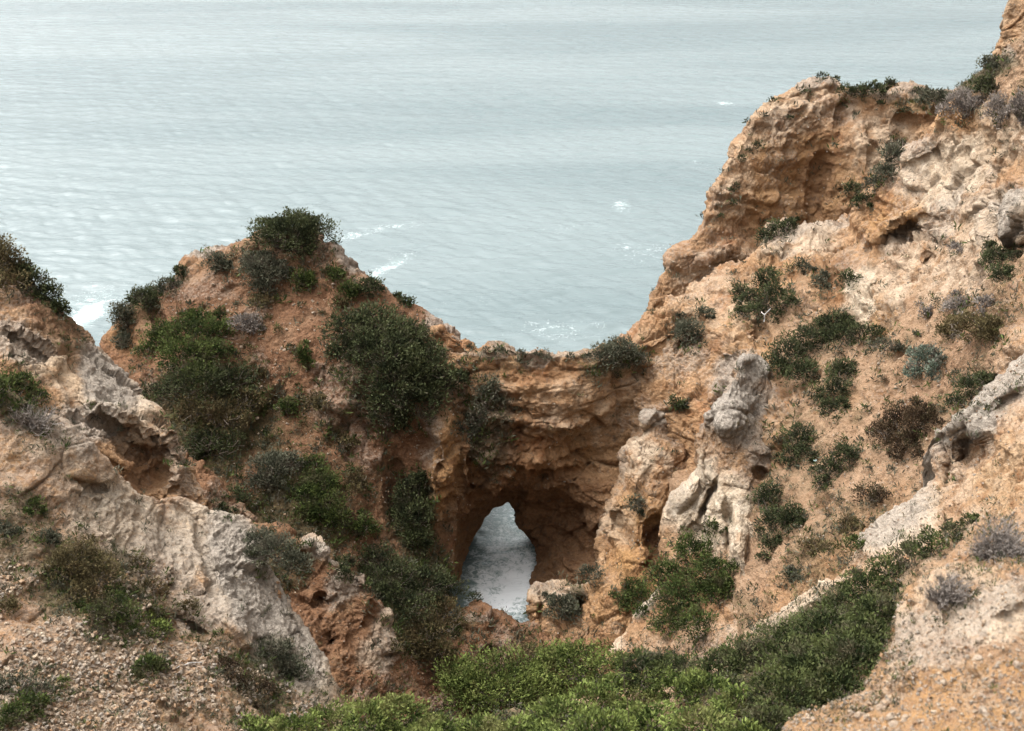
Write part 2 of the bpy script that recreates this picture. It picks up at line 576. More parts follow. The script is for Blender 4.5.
# --- landward slope of the right headland
landform("hill", "sandy shrub dotted slope of the right headland with a pale rock band along its crest", [
    (1500, -190, 1500, 520), (1250, -90, 1250, 470), (1075, -20, 1075, 430), (1024, 30, 1040, 450), (1000, 54, 1020, 470), (985, 72, 1000, 480), (960, 90, 985, 490), (945, 108, 970, 500), (925, 132, 950, 510), (905, 147, 930, 530), (893, 162, 910, 545),
    (878, 180, 890, 570), (862, 194, 870, 600), (842, 210, 850, 630), (825, 224, 830, 660), (800, 224, 800, 680), (786, 217, 780, 680), (772, 224, 765, 660),
    (762, 240, 750, 640), (745, 252, 735, 600), (722, 264, 715, 560), (712, 274, 700, 520), (690, 288, 680, 500), (672, 302, 665, 470), (655, 316, 650, 450),
    (642, 332, 630, 430), (632, 348, 610, 420), (600, 362, 590, 420)],
    [(1500, -190, 54), (1250, -90, 56), (1500, 520, 30), (1250, 250, 43), (1024, 32, 57), (985, 72, 61), (945, 106, 64), (893, 162, 67), (862, 192, 68), (825, 222, 70), (786, 215, 70.5), (722, 262, 70), (655, 316, 67), (600, 362, 63.5),
     (1024, 200, 48), (1024, 120, 52.5), (960, 150, 60), (1024, 340, 39), (960, 210, 56.5), (900, 300, 54.5), (880, 230, 64), (910, 200, 63), (850, 340, 55.5), (960, 300, 50), (900, 420, 46), (960, 420, 42), (850, 500, 43),
     (800, 560, 42), (760, 400, 54.5), (720, 330, 63), (772, 362, 57.3), (700, 380, 60.5), (650, 400, 60), (780, 300, 62), (820, 270, 62.5), (850, 260, 64.5), (800, 460, 49), (780, 600, 41), (740, 500, 50), (680, 470, 56), (630, 400, 61)],
    MAT_FAR, 1.0, 1.2, 10, (5, 2.0, 40), 1.0, 200,
    dents=[(905, 232, 30, 12, -30, 1.6), (870, 300, 16, 16, 0, -0.6), (868, 270, 14, 26, 20, -1.0), (935, 200, 26, 40, 25, -.5), (890, 225, 40, 8, -35, -0.8),
           (1015, 215, 30, 26, -10, -.8), (1010, 242, 24, 7, 10, .7), (915, 150, 30, 12, -35, -.8), (760, 330, 8, 22, 0, 0.8), (725, 340, 18, 26, 0, -0.8), (930, 260, 8, 8, 0, 0.9), (690, 345, 18, 10, -20, 1.0), (775, 245, 20, 12, -30, -0.8)],
    z=dict(rock0=0.08, rock=[(900, 230, 90, 60, -35, 1), (950, 150, 60, 50, -30, .9), (1010, 200, 40, 60, 0, .9), (760, 270, 70, 45, -30, .95), (690, 320, 60, 50, -30, 1), (730, 350, 50, 50, 0, 1), (650, 380, 60, 40, 0, 1), (740, 430, 50, 70, 20, 1), (850, 260, 50, 70, 10, .9), (850, 580, 110, 60, -30, .75), (700, 430, 60, 60, 0, 1), (820, 600, 60, 40, -20, .9), (880, 500, 40, 20, -30, .45), (850, 395, 30, 18, 0, .45)],
           pale=[(860, 290, 22, 36, 20, 1), (940, 170, 60, 40, -30, .8), (900, 260, 30, 60, 30, .6), (1000, 130, 40, 40, 0, .5), (1000, 220, 50, 40, 0, .7), (800, 240, 50, 18, -10, .6), (960, 260, 60, 50, -30, .45), (720, 300, 60, 50, 0, .35)],
           grey=[(945, 210, 26, 44, 20, .6), (1015, 215, 30, 30, 0, .9), (915, 145, 30, 14, -35, .6), (790, 225, 40, 18, -10, .6), (740, 380, 30, 40, 20, .8), (680, 360, 40, 25, 0, .5), (830, 215, 20, 14, 0, .6), (990, 60, 30, 20, -40, .6)],
           ochre=[(900, 215, 40, 30, -35, .7), (880, 310, 20, 30, 20, .6), (970, 120, 40, 40, 0, .4), (740, 330, 40, 40, 0, .35)],
           red=[(905, 240, 30, 10, -30, .55), (985, 330, 50, 40, -30, .35), (920, 380, 60, 40, -30, .30), (700, 345, 30, 20, 0, .45), (840, 270, 20, 20, 0, .35)],
           green=[(980, 75, 40, 14, -40, .8), (820, 560, 60, 40, -20, .45), (780, 470, 50, 80, 20, .35), (860, 520, 50, 30, 0, .4), (990, 310, 50, 25, 0, .35), (830, 380, 40, 30, -20, .35)]))

# --- left headland
landform("hill", "rounded red earth headland covered in dark shrubs on the left", [
    (20, 420, 20, 560), (60, 400, 50, 600), (92, 362, 90, 640), (104, 335, 110, 660), (125, 306, 140, 690), (150, 293, 165, 700), (174, 278, 190, 720), (183, 253, 205, 740), (200, 246, 220, 740), (225, 242, 240, 740),
    (250, 234, 262, 740), (262, 226, 280, 740), (290, 226, 305, 740), (318, 232, 330, 740), (333, 243, 345, 740), (350, 261, 360, 740), (375, 287, 385, 740), (400, 299, 405, 740), (430, 314, 430, 735),
    (455, 325, 440, 720), (464, 342, 440, 700), (472, 354, 438, 690), (480, 370, 436, 680)],
    [(290, 225, 68), (105, 332, 66), (183, 252, 68.5), (60, 400, 62), (350, 260, 66), (400, 298, 65), (455, 324, 63), (486, 372, 62.5),
     (200, 400, 57.5), (150, 330, 64), (150, 460, 56), (240, 300, 64.5), (300, 350, 61), (300, 290, 64.5), (400, 380, 59), (360, 320, 62.5), (440, 380, 60), (430, 440, 57.5), (455, 500, 57), (440, 600, 50.5), (350, 500, 53.5),
     (300, 450, 56), (390, 460, 57), (250, 480, 53.5), (200, 480, 54), (420, 690, 45), (350, 620, 47), (300, 560, 50), (470, 640, 49.5), (250, 400, 59), (472, 440, 58.5), (472, 560, 56), (240, 720, 42), (140, 640, 47), (400, 540, 53.5)],
    MAT_FAR, 1.0, 1.0, 12, (5, 2.0, 40), 1.0, 300,
    dents=[(440, 470, 22, 60, 5, -1.6), (468, 470, 8, 50, 0, -0.6), (340, 395, 20, 60, 25, -0.5), (260, 430, 14, 60, 30, 0.6), (160, 325, 8, 40, -20, 0.8), (395, 500, 12, 50, 0, 0.9)],
    z=dict(rock0=0.12, rock=[(445, 470, 28, 80, 5, 1), (115, 335, 30, 40, -30, .8), (190, 255, 20, 16, 0, .9), (350, 255, 30, 18, 35, .6), (430, 330, 50, 18, 20, .7), (470, 400, 20, 60, 0, 1), (240, 520, 60, 60, 30, .6), (200, 300, 60, 20, -20, .3)],
           red0=0.88, red_off=[(200, 265, 50, 20, -20, .5), (445, 470, 26, 80, 5, .8), (130, 325, 40, 30, -30, .4), (470, 360, 40, 40, 0, .8), (260, 250, 50, 20, 0, .4), (360, 265, 40, 20, 30, .4)],
           red=[(240, 520, 60, 60, 20, 1), (380, 450, 50, 60, 0, .8)], ochre=[(120, 345, 30, 30, 0, .5), (445, 460, 22, 60, 0, .7)],
           grey=[(200, 246, 24, 8, 0, .8), (345, 255, 20, 10, 40, .8), (190, 290, 60, 14, 0, .3), (450, 330, 40, 12, 20, .6), (430, 440, 14, 40, 5, .5)],
           green=[(210, 420, 90, 70, 0, .85), (300, 510, 70, 60, 35, .85), (420, 600, 80, 60, 20, .95), (380, 370, 60, 60, 0, .4), (410, 520, 30, 50, 0, .8), (280, 270, 70, 30, 0, .3), (140, 300, 40, 20, -30, .4), (300, 430, 60, 40, 0, .35)]))

# --- small knobbly ridge inside the ravine
landform("hill", "small knobbly tan ridge running down the red ravine", [
    (170, 440, 170, 560), (195, 465, 190, 590), (215, 480, 205, 620), (240, 505, 220, 660), (262, 522, 240, 700), (285, 530, 260, 740), (300, 538, 280, 745), (310, 532, 290, 745), (324, 538, 300, 745), (332, 556, 315, 745), (345, 562, 330, 745), (362, 572, 345, 745), (375, 592, 360, 745),
    (388, 612, 375, 745), (390, 640, 385, 745), (402, 662, 400, 745), (416, 682, 415, 745), (430, 705, 430, 745)],
    [(170, 440, 49), (240, 505, 47), (300, 538, 45), (324, 538, 44.5), (388, 612, 43), (416, 682, 41), (430, 705, 40), (200, 560, 42), (280, 600, 42), (330, 650, 40), (260, 680, 38), (350, 740, 36), (420, 740, 38), (345, 600, 42.5)],
    MAT_FAR, 0.75, 1.1, 7, (2, 2.4, 25), 1.0, 400,
    dents=[(300, 545, 16, 10, 0, -.8), (322, 600, 10, 8, 0, 0.8), (330, 640, 8, 8, 0, 1.0), (370, 600, 8, 30, 20, -.5)],
    z=dict(rock0=0.75, red0=0.75, wob=6, red_off=[(322, 548, 26, 16, 30, .8), (345, 590, 20, 30, 30, .7), (385, 640, 14, 40, 15, .6)],
           pale=[(322, 548, 26, 14, 30, .6), (380, 640, 18, 40, 20, .5)], grey=[(322, 548, 28, 14, 30, .8), (345, 585, 20, 30, 35, .7), (385, 650, 14, 40, 15, .5)],
           green=[(275, 560, 40, 30, 20, .7), (350, 560, 20, 12, 0, .5), (240, 540, 20, 40, 0, .4)]))

# --- dark mound closing the ravine, and the pale rocks beside the water
landform("hill", "dark earthy mound closing the ravine below the arch", [
    (385, 690, 385, 745), (405, 668, 400, 745), (425, 645, 425, 745), (448, 622, 448, 745), (462, 613, 465, 745), (478, 605, 480, 745), (500, 613, 500, 745), (520, 625, 518, 745), (534, 620, 532, 745), (552, 632, 550, 745), (580, 640, 580, 745), (620, 650, 620, 745)],
    [(385, 690, 45), (425, 645, 48), (475, 612, 50.5), (520, 636, 50), (552, 632, 50), (620, 650, 47), (400, 740, 42), (480, 740, 43), (560, 740, 43), (620, 740, 42), (480, 670, 46.5), (540, 670, 47)],
    MAT_FAR, 0.8, 1.2, 10, (2.5, 2.4, 14), 1.0, 450,
    dents=[(495, 660, 20, 16, 0, .8), (440, 680, 14, 24, 20, .8)],
    z=dict(rock0=0.9, red0=0.85, ochre=[(480, 645, 30, 16, 20, .5)], green=[(440, 620, 30, 30, 0, .9), (430, 660, 30, 30, 0, .7), (520, 645, 26, 14, 0, .5), (560, 650, 20, 14, 0, .3)],
           grey=[(475, 614, 20, 6, 0, .5)]))
landform("cliff", "pair of rounded pale rocks at the right foot of the arch", [
    (529, 640, 527, 665), (531, 610, 528, 668), (530, 592, 532, 672), (536, 584, 540, 675), (546, 588, 548, 680), (552, 580, 560, 680), (568, 578, 575, 680), (580, 588, 590, 680), (592, 580, 605, 680), (606, 572, 620, 680), (625, 580, 630, 680)],
    [(530, 600, 52.5), (550, 584, 52.5), (606, 574, 53), (530, 660, 49.5), (570, 660, 48.5), (620, 670, 48), (560, 620, 50.5), (595, 620, 50)],
    MAT_FAR, 0.7, 1.0, 8, (1.6, 3, 8), 0.8, 470,
    dents=[(541, 610, 5, 26, 0, .5), (585, 606, 14, 14, 0, .9)],
    z=dict(rock0=1, pale=[(560, 590, 50, 20, 0, .5)], red=[(560, 650, 60, 24, 0, .6)], grey=[(545, 590, 24, 12, 0, .45)], green=[(575, 605, 16, 14, 0, .7)]))

# --- orange buttress right of the arch
landform("cliff", "orange knobbly rock buttress right of the arch", [
    (548, 690, 548, 735), (566, 655, 560, 735), (574, 640, 575, 735), (586, 600, 590, 735), (598, 562, 605, 735), (604, 522, 615, 735), (608, 496, 622, 735), (620, 470, 640, 735), (624, 452, 650, 730), (640, 436, 665, 720), (646, 414, 680, 700),
    (656, 404, 690, 690), (672, 402, 710, 680), (690, 398, 730, 660), (715, 386, 745, 640), (740, 380, 770, 600)],
    [(566, 655, 47.5), (586, 600, 51), (600, 555, 53.5), (606, 500, 56), (624, 452, 57.5), (650, 408, 59), (690, 398, 60), (740, 380, 60), (600, 650, 47), (620, 600, 49.5), (640, 560, 51.5), (640, 500, 54), (670, 450, 57), (680, 560, 53.5), (660, 620, 49.5), (700, 680, 46), (720, 500, 57), (760, 600, 53), (580, 720, 44), (670, 700, 45)],
    MAT_FAR, 0.9, 1.05, 12, (2.2, 3, 12), 0.8, 500,
    dents=[(632, 470, 16, 26, 0, -.6), (612, 505, 10, 14, 0, -.5), (655, 540, 10, 30, 0, .9), (650, 412, 10, 12, 0, -.6)],
    z=dict(rock0=1, pale=[(640, 455, 28, 36, 20, .7), (615, 520, 20, 30, 0, .45), (655, 412, 18, 14, 0, .6), (570, 660, 40, 20, 0, .3)],
           ochre=[(640, 540, 40, 60, 0, .75), (610, 620, 40, 40, 0, .4)], red=[(655, 545, 14, 24, 0, .8), (690, 450, 40, 40, 0, .35), (600, 650, 50, 30, 0, .45)],
           grey=[(655, 412, 20, 14, 0, .8), (680, 430, 30, 24, 0, .4), (645, 500, 20, 30, 0, .25)]))

# --- pale fluted buttress
landform("cliff", "pale cream fluted rock buttress capped by grey crusted limestone", [
    (600, 672, 600, 735), (616, 640, 615, 735), (632, 610, 630, 735), (650, 590, 645, 735), (662, 572, 660, 735), (664, 540, 668, 735), (667, 512, 676, 735), (670, 494, 684, 735), (684, 484, 694, 735), (692, 470, 702, 735), (702, 452, 712, 735), (698, 434, 720, 735), (700, 420, 730, 735), (712, 404, 740, 735), (726, 392, 750, 730),
    (734, 374, 762, 720), (744, 356, 772, 700), (758, 352, 785, 690), (772, 366, 795, 680), (790, 380, 810, 660), (815, 400, 830, 640)],
    [(616, 640, 46), (650, 590, 48.5), (664, 540, 51), (670, 494, 52), (700, 440, 52.5), (738, 366, 54.6), (758, 352, 57.2), (790, 380, 57), (815, 400, 55.5), (700, 500, 50.5), (725, 540, 47), (750, 560, 46), (740, 480, 49), (700, 560, 48), (700, 620, 44), (740, 640, 41.5), (660, 640, 44.5), (780, 560, 46.5), (780, 450, 52), (760, 410, 53.6), (800, 600, 45), (640, 700, 42), (720, 700, 39.5), (820, 500, 50), (725, 430, 50.5)],
    MAT_FAR, 0.8, 0.6, 8, (2.0, 3, 12), 0.8, 600,
    dents=[(707, 502, 5, 26, 22, 1.1), (690, 490, 10, 26, 30, -.7), (700, 540, 22, 20, 0, 1.0), (728, 530, 7, 26, 0, .8), (742, 560, 10, 50, -5, -.9), (718, 500, 8, 20, 0, -.4), (735, 415, 34, 24, -20, -.6), (760, 473, 12, 7, 15, .7), (760, 450, 18, 12, 0, -.4)],
    z=dict(rock0=.85, rock=[(735, 410, 50, 50, 0, 1)], wob=7,
           pale=[(715, 510, 50, 50, 20, 1), (745, 570, 22, 50, -10, .9), (690, 490, 30, 50, 20, .95), (640, 600, 26, 12, -40, 1), (610, 640, 20, 14, 0, .7), (700, 650, 80, 40, 0, .35)],
           grey=[(735, 405, 48, 40, -20, 1), (755, 360, 24, 30, 0, 1), (675, 500, 12, 26, 20, .45), (765, 450, 26, 34, 0, .7), (640, 600, 26, 8, -40, .4)],
           ochre=[(750, 600, 20, 40, 0, .5), (660, 650, 40, 30, 0, .3)], red=[(690, 660, 80, 30, 0, .4), (720, 540, 8, 20, 0, .3)], green=[(670, 590, 40, 30, -20, .4)]))


# --- natural arch: a wall pierced by a sea hole, built as one closed ring
def natural_arch():
    def loop(pts, n):
        p = np.array(pts, float)
        p = np.r_[p, p[:1]]
        s = np.r_[0, np.cumsum(np.hypot(*np.diff(p[:, :2], axis=0).T))]
        u = np.linspace(0, s[-1], n, endpoint=False)
        return np.stack([np.interp(u, s, p[:, k]) for k in range(3)], -1)
    n = 760
    # every ring starts at the lower left and runs clockwise: left side, crest, right side, below
    outer = [(380, 700, 50), (390, 560, 58.5), (395, 420, 61), (405, 345, 62.5)] + \
            [(440, 330, 62.5), (462, 340, 62), (480, 348, 61.5), (500, 347, 61.3), (522, 351, 61), (540, 353, 61), (556, 358, 60.8), (570, 356, 60.8), (590, 352, 61), (612, 350, 61.5), (640, 344, 63), (680, 330, 65)] + \
            [(720, 330, 65), (720, 450, 62), (715, 600, 56), (700, 700, 50)] + [(560, 710, 49), (450, 710, 49)]
    A = loop(outer, n)

    def by_angle(pts, cx, cy):
        """resample a star-shaped outline at the directions of ring A"""
        p = np.array(pts, float)
        an = np.arctan2(p[:, 1] - cy, p[:, 0] - cx)
        o = np.argsort(an)
        an, p = an[o], p[o]
        an = np.r_[an[-1] - 2 * np.pi, an, an[0] + 2 * np.pi]
        p = np.r_[p[-1:], p, p[:1]]
        t = np.arctan2(A[:, 1] - cy, A[:, 0] - cx)
        return np.stack([np.interp(t, an, p[:, k]) for k in range(3)], -1)
    cx, cy = 500, 570
    mouth = [(446, 660, 52.5), (442, 600, 55.5), (445, 560, 57.2), (452, 520, 58.4), (470, 494, 59), (492, 488, 59.2), (520, 486, 59.2), (548, 490, 59), (572, 484, 58.8), (592, 500, 58.5), (600, 540, 57.5), (600, 600, 55), (590, 660, 52.5), (520, 690, 50.5)]
    hole = [(454, 650, 54), (459, 600, 57.4), (461, 575, 60), (465, 560, 61.7), (471, 546, 63), (479, 532, 63.3), (486, 519, 63.5), (493, 509, 63.6), (508, 504, 63.6), (514, 512, 63.6), (516, 526, 63.4), (526, 538, 63.2), (534, 549, 62.3), (536, 564, 60.7), (530, 580, 59.2), (529, 600, 57.4), (528, 650, 54), (495, 690, 52)]
    M, Hl = by_angle(mouth, cx, cy), by_angle(hole, cx, cy)
    BK = A.copy(); BK[:, 2] += 3.2
    h2 = Hl.copy(); h2[:, :2] = np.array([cx, cy]) + (h2[:, :2] - np.array([cx, cy])) * 1.12; h2[:, 2] += 1.5
    pa, pm, ph, ph2 = (at(q[:, 0], q[:, 1], q[:, 2]) for q in (A, M, Hl, h2))
    pb = pa.copy()
    pb[:, 1] += 4.5; pb[:, 0] *= 1.02
    pb[:, 2] -= 2.6
    rows = []
    px_rows = []

    def seg(p, q, a, b, k, bul=0.0, end=False):
        for i in range(k):
            t = i / k
            r = p * (1 - t) + q * t
            r = r + np.array([0, -1, 0.2]) * bul * math.sin(math.pi * t)
            rows.append(r)
            px_rows.append(a[:, :2] * (1 - t) + b[:, :2] * t)
    seg(pa, pm, A, M, 200, 1.6)
    seg(pm, ph, M, Hl, 110, -0.5)
    seg(ph, ph2, Hl, h2, 24)
    seg(ph2, pb, h2, A, 40, -1.0)
    seg(pb, pa, A, A, 46, 0.0)
    G = np.array(rows)
    pxg = np.array(px_rows)
    nr = len(G)
    du = np.roll(G, -1, 1) - np.roll(G, 1, 1)
    dv = np.roll(G, -1, 0) - np.roll(G, 1, 0)
    N = np.cross(du, dv)
    N /= np.linalg.norm(N, axis=-1, keepdims=True) + 1e-12
    sg = np.sign((N[40:120] * (CAM - G[40:120])).sum(-1).mean())
    N *= sg
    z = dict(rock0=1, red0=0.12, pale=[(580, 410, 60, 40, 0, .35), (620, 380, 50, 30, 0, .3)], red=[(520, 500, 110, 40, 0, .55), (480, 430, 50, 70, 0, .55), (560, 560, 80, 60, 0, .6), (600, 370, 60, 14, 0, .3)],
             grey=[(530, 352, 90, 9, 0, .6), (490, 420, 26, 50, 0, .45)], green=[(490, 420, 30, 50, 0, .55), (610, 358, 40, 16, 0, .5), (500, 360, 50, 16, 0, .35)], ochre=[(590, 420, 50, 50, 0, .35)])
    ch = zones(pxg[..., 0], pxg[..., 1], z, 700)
    fl = {k: v.ravel() for k, v in ch.items()}
    damp = np.interp(np.arange(nr), [0, 230, 300, 312, 345, 380, nr], [1, 1, .7, .22, .22, 1, 1])
    d = relief(G.reshape(-1, 3), None, fl['rock'], 0.95, 1.1, 700, 1.6, fl['grey']).reshape(nr, n) * damp[:, None]
    G = G + N * d[..., None]
    idx = np.arange(nr * n).reshape(nr, n)
    F = np.stack([idx, np.roll(idx, -1, 1), np.roll(np.roll(idx, -1, 1), -1, 0), np.roll(idx, -1, 0)], -1).reshape(-1, 4)
    if sg < 0: F = F[:, ::-1]
    one = np.ones(nr * n)
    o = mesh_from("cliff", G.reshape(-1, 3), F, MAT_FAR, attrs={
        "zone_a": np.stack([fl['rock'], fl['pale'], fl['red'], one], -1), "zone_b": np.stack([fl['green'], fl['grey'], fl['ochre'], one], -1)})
    tag(o, "natural rock arch joining the two headlands over a small sea hole", kind='structure')
    fp = G[:200].reshape(-1, 3)
    qx, qy, w = project(fp)
    FRONT.append(dict(P=fp.astype(np.float32), N=N[:200].reshape(-1, 3).astype(np.float32), x=qx.astype(np.float32), y=qy.astype(np.float32), w=w.astype(np.float32),
                      green=ch['green'][:200].ravel(), rock=ch['rock'][:200].ravel(), name="arch", o=o))


natural_arch()

# --- left foreground ridge, rear half with the hollow
landform("cliff", "weathered pale ridge with a shaded hollow at the left edge", [
    (-480, -40, -480, 520), (-240, 80, -240, 500), (-70, 190, -70, 480), (-40, 215, -40, 500), (0, 248, 0, 520), (30, 275, 30, 530), (60, 308, 60, 540), (78, 326, 80, 545), (100, 346, 100, 545), (113, 362, 115, 545), (122, 376, 125, 545), (133, 384, 140, 545), (136, 396, 150, 545), (152, 412, 165, 545), (166, 432, 180, 545), (184, 455, 195, 545), (194, 468, 205, 545), (200, 490, 212, 545), (204, 510, 220, 545)],
    [(-480, -40, 36), (-240, 80, 34.5), (-480, 520, 24), (-240, 300, 28), (-40, 215, 32.5), (0, 248, 31.5), (78, 326, 30.5), (133, 386, 29.5), (194, 468, 28), (204, 510, 27), (0, 400, 26.5), (60, 400, 27), (100, 430, 26.7), (150, 450, 26.8), (0, 480, 25), (100, 520, 25.5), (200, 540, 26), (40, 330, 28.8), (170, 480, 26.8), (-60, 440, 26)],
    MAT_MID, 0.5, 1.0, 8, (1.4, 2.2, 20), 1.0, 800,
    dents=[(128, 442, 26, 20, 35, 0.9), (152, 462, 26, 30, 35, 1.1), (104, 424, 18, 10, 20, .6), (118, 410, 34, 9, 25, -.4), (172, 440, 8, 30, -30, -.3), (175, 470, 10, 34, -28, -.5), (30, 345, 40, 6, 30, .3), (90, 400, 14, 40, -30, -.2)],
    z=dict(rock0=.85, wob=8, rock_off=[(60, 320, 60, 24, 42, .8)], red=[(55, 315, 60, 26, 42, .7), (140, 470, 24, 24, 0, .55)], pale=[(120, 400, 60, 40, 45, .7), (60, 370, 60, 20, 30, .5)],
           grey=[(110, 380, 50, 24, 48, .9), (175, 460, 20, 50, -30, .55), (20, 340, 40, 30, 40, .7), (90, 420, 40, 30, 0, .8)], ochre=[(50, 365, 60, 10, 25, .8), (130, 470, 20, 14, 0, .5)]))

# --- left foreground ridge, front half with the scree
landform("hill", "pale grey rock shoulder and stony scree slope in the lower left foreground", [
    (-480, 210, -480, 820), (-260, 290, -260, 800), (-80, 340, -80, 790), (-40, 360, -40, 790), (0, 385, 0, 790), (25, 402, 25, 790), (50, 412, 50, 790), (66, 420, 70, 790), (84, 440, 90, 790), (102, 455, 110, 790), (122, 474, 130, 790), (140, 490, 150, 790), (160, 494, 170, 790), (186, 497, 195, 790), (198, 506, 210, 790), (208, 514, 220, 790), (222, 510, 235, 790), (238, 511, 250, 790),
    (252, 518, 265, 790), (260, 536, 275, 790), (268, 562, 285, 790), (282, 588, 295, 790), (297, 610, 305, 790), (315, 642, 320, 790), (330, 670, 335, 790), (345, 700, 350, 790), (372, 745, 375, 790)],
    [(-480, 210, 26), (-260, 290, 25), (-480, 820, 12.5), (-260, 560, 19), (-40, 360, 24), (66, 420, 23.5), (140, 490, 24), (208, 514, 25.2), (252, 518, 25.2), (282, 588, 24), (345, 700, 21.5), (372, 745, 20), (0, 731, 15.5), (200, 731, 17.2), (100, 600, 20), (0, 560, 20.2), (300, 731, 19.2), (180, 600, 21.3), (60, 500, 22), (150, 540, 22.8), (0, 450, 22.6), (230, 560, 23.6), (250, 640, 21.3), (120, 680, 18), (0, 790, 14), (200, 790, 15.5), (340, 790, 18)],
    MAT_MID, 0.42, 0.75, 8, (1.3, 2.4, 20), 0.9, 900,
    dents=[(90, 485, 24, 8, 15, .35), (205, 560, 8, 60, -15, .25), (165, 610, 30, 10, 30, -.25), (225, 600, 20, 60, -25, -.3), (190, 625, 26, 6, 35, .4)],
    z=dict(rock0=.25, wob=9, rock=[(230, 580, 60, 110, -25, .95), (140, 520, 90, 45, 20, .9), (60, 440, 60, 40, 30, .9), (290, 640, 40, 70, -30, .9), (20, 440, 40, 50, 0, .6)],
           pale=[(240, 570, 50, 80, -25, .95), (295, 650, 36, 60, -30, .9), (130, 520, 80, 40, 20, .8), (60, 450, 50, 30, 30, .45), (190, 540, 30, 50, 0, .8), (110, 500, 40, 16, 20, .9)],
           grey=[(250, 580, 45, 100, -27, .95), (290, 650, 40, 60, -30, .9), (60, 430, 60, 26, 30, .7), (165, 560, 50, 50, 30, .6), (200, 610, 40, 30, 35, .7), (20, 425, 20, 20, 0, .6)],
           ochre=[(85, 482, 24, 12, 15, .9), (10, 465, 14, 12, 0, .7), (205, 545, 16, 40, -10, .4)], grey0=0.38,
           green=[(120, 700, 200, 40, 0, .35), (90, 580, 70, 50, 10, .85), (130, 620, 60, 40, 0, .7), (20, 540, 40, 60, 0, .55), (30, 700, 60, 30, 0, .5), (260, 680, 50, 40, 20, .8), (210, 640, 30, 24, 0, .5), (15, 400, 40, 26, 0, .8), (280, 655, 30, 20, 30, .5)],
           red=[(140, 735, 120, 14, 0, .5)]))

# --- pale ridge on the right, its lower part under the green bushes
landform("cliff", "crusted pale rock spur running down from the right edge", [
    (1520, 60, 1520, 800), (1280, 180, 1280, 700), (1090, 285, 1090, 640), (1060, 312, 1060, 650), (1024, 344, 1040, 660), (1005, 363, 1025, 670), (990, 383, 1010, 680), (966, 410, 990, 700), (950, 423, 975, 720), (935, 430, 965, 740), (936, 442, 955, 760), (944, 458, 945, 780), (940, 474, 935, 790), (925, 487, 920, 790), (900, 502, 900, 790), (875, 522, 875, 790),
    (852, 553, 850, 790), (830, 568, 830, 790), (800, 592, 800, 790), (772, 611, 770, 790), (750, 630, 745, 790), (720, 650, 715, 790), (690, 664, 685, 790), (650, 680, 645, 790), (600, 694, 595, 790), (540, 704, 535, 790), (470, 716, 465, 790), (400, 726, 395, 790), (330, 735, 330, 790), (240, 748, 240, 790), (200, 756, 200, 790)],
    [(1520, 60, 25), (1280, 180, 26), (1520, 800, 13), (1280, 450, 20), (1060, 312, 26), (1024, 344, 26), (935, 430, 26.3), (940, 474, 25.5), (852, 553, 24.6), (750, 630, 23), (650, 680, 21), (540, 704, 19.5), (400, 726, 18.5), (240, 748, 17), (1060, 560, 17), (960, 560, 19.5), (900, 640, 18), (750, 731, 15.5), (630, 731, 16.5), (1024, 440, 21.5), (980, 470, 23.5), (900, 560, 21.8), (850, 620, 20.3), (400, 780, 16), (240, 780, 15.5), (750, 790, 14), (930, 760, 14)],
    MAT_MID, 0.46, 1.0, 7, (1.0, 2.6, 14), 0.9, 1000,
    dents=[(972, 450, 22, 20, -35, 1.1), (958, 418, 34, 9, -38, -.35), (1010, 400, 26, 8, -35, .4)],
    z=dict(rock0=.7, wob=7, pale0=.35, pale=[(900, 520, 60, 40, -38, .8), (960, 420, 60, 22, -40, .8), (800, 600, 60, 20, -35, .8)], grey=[(970, 415, 70, 26, -42, .95), (890, 520, 60, 30, -38, .8), (1010, 370, 40, 30, -40, .9)],
           ochre=[(1010, 480, 40, 50, 0, .8), (985, 455, 20, 20, 0, .5)], red=[(975, 452, 20, 18, -30, .6)], green=[(800, 660, 160, 60, -30, .9), (500, 740, 240, 40, 0, .9)]))

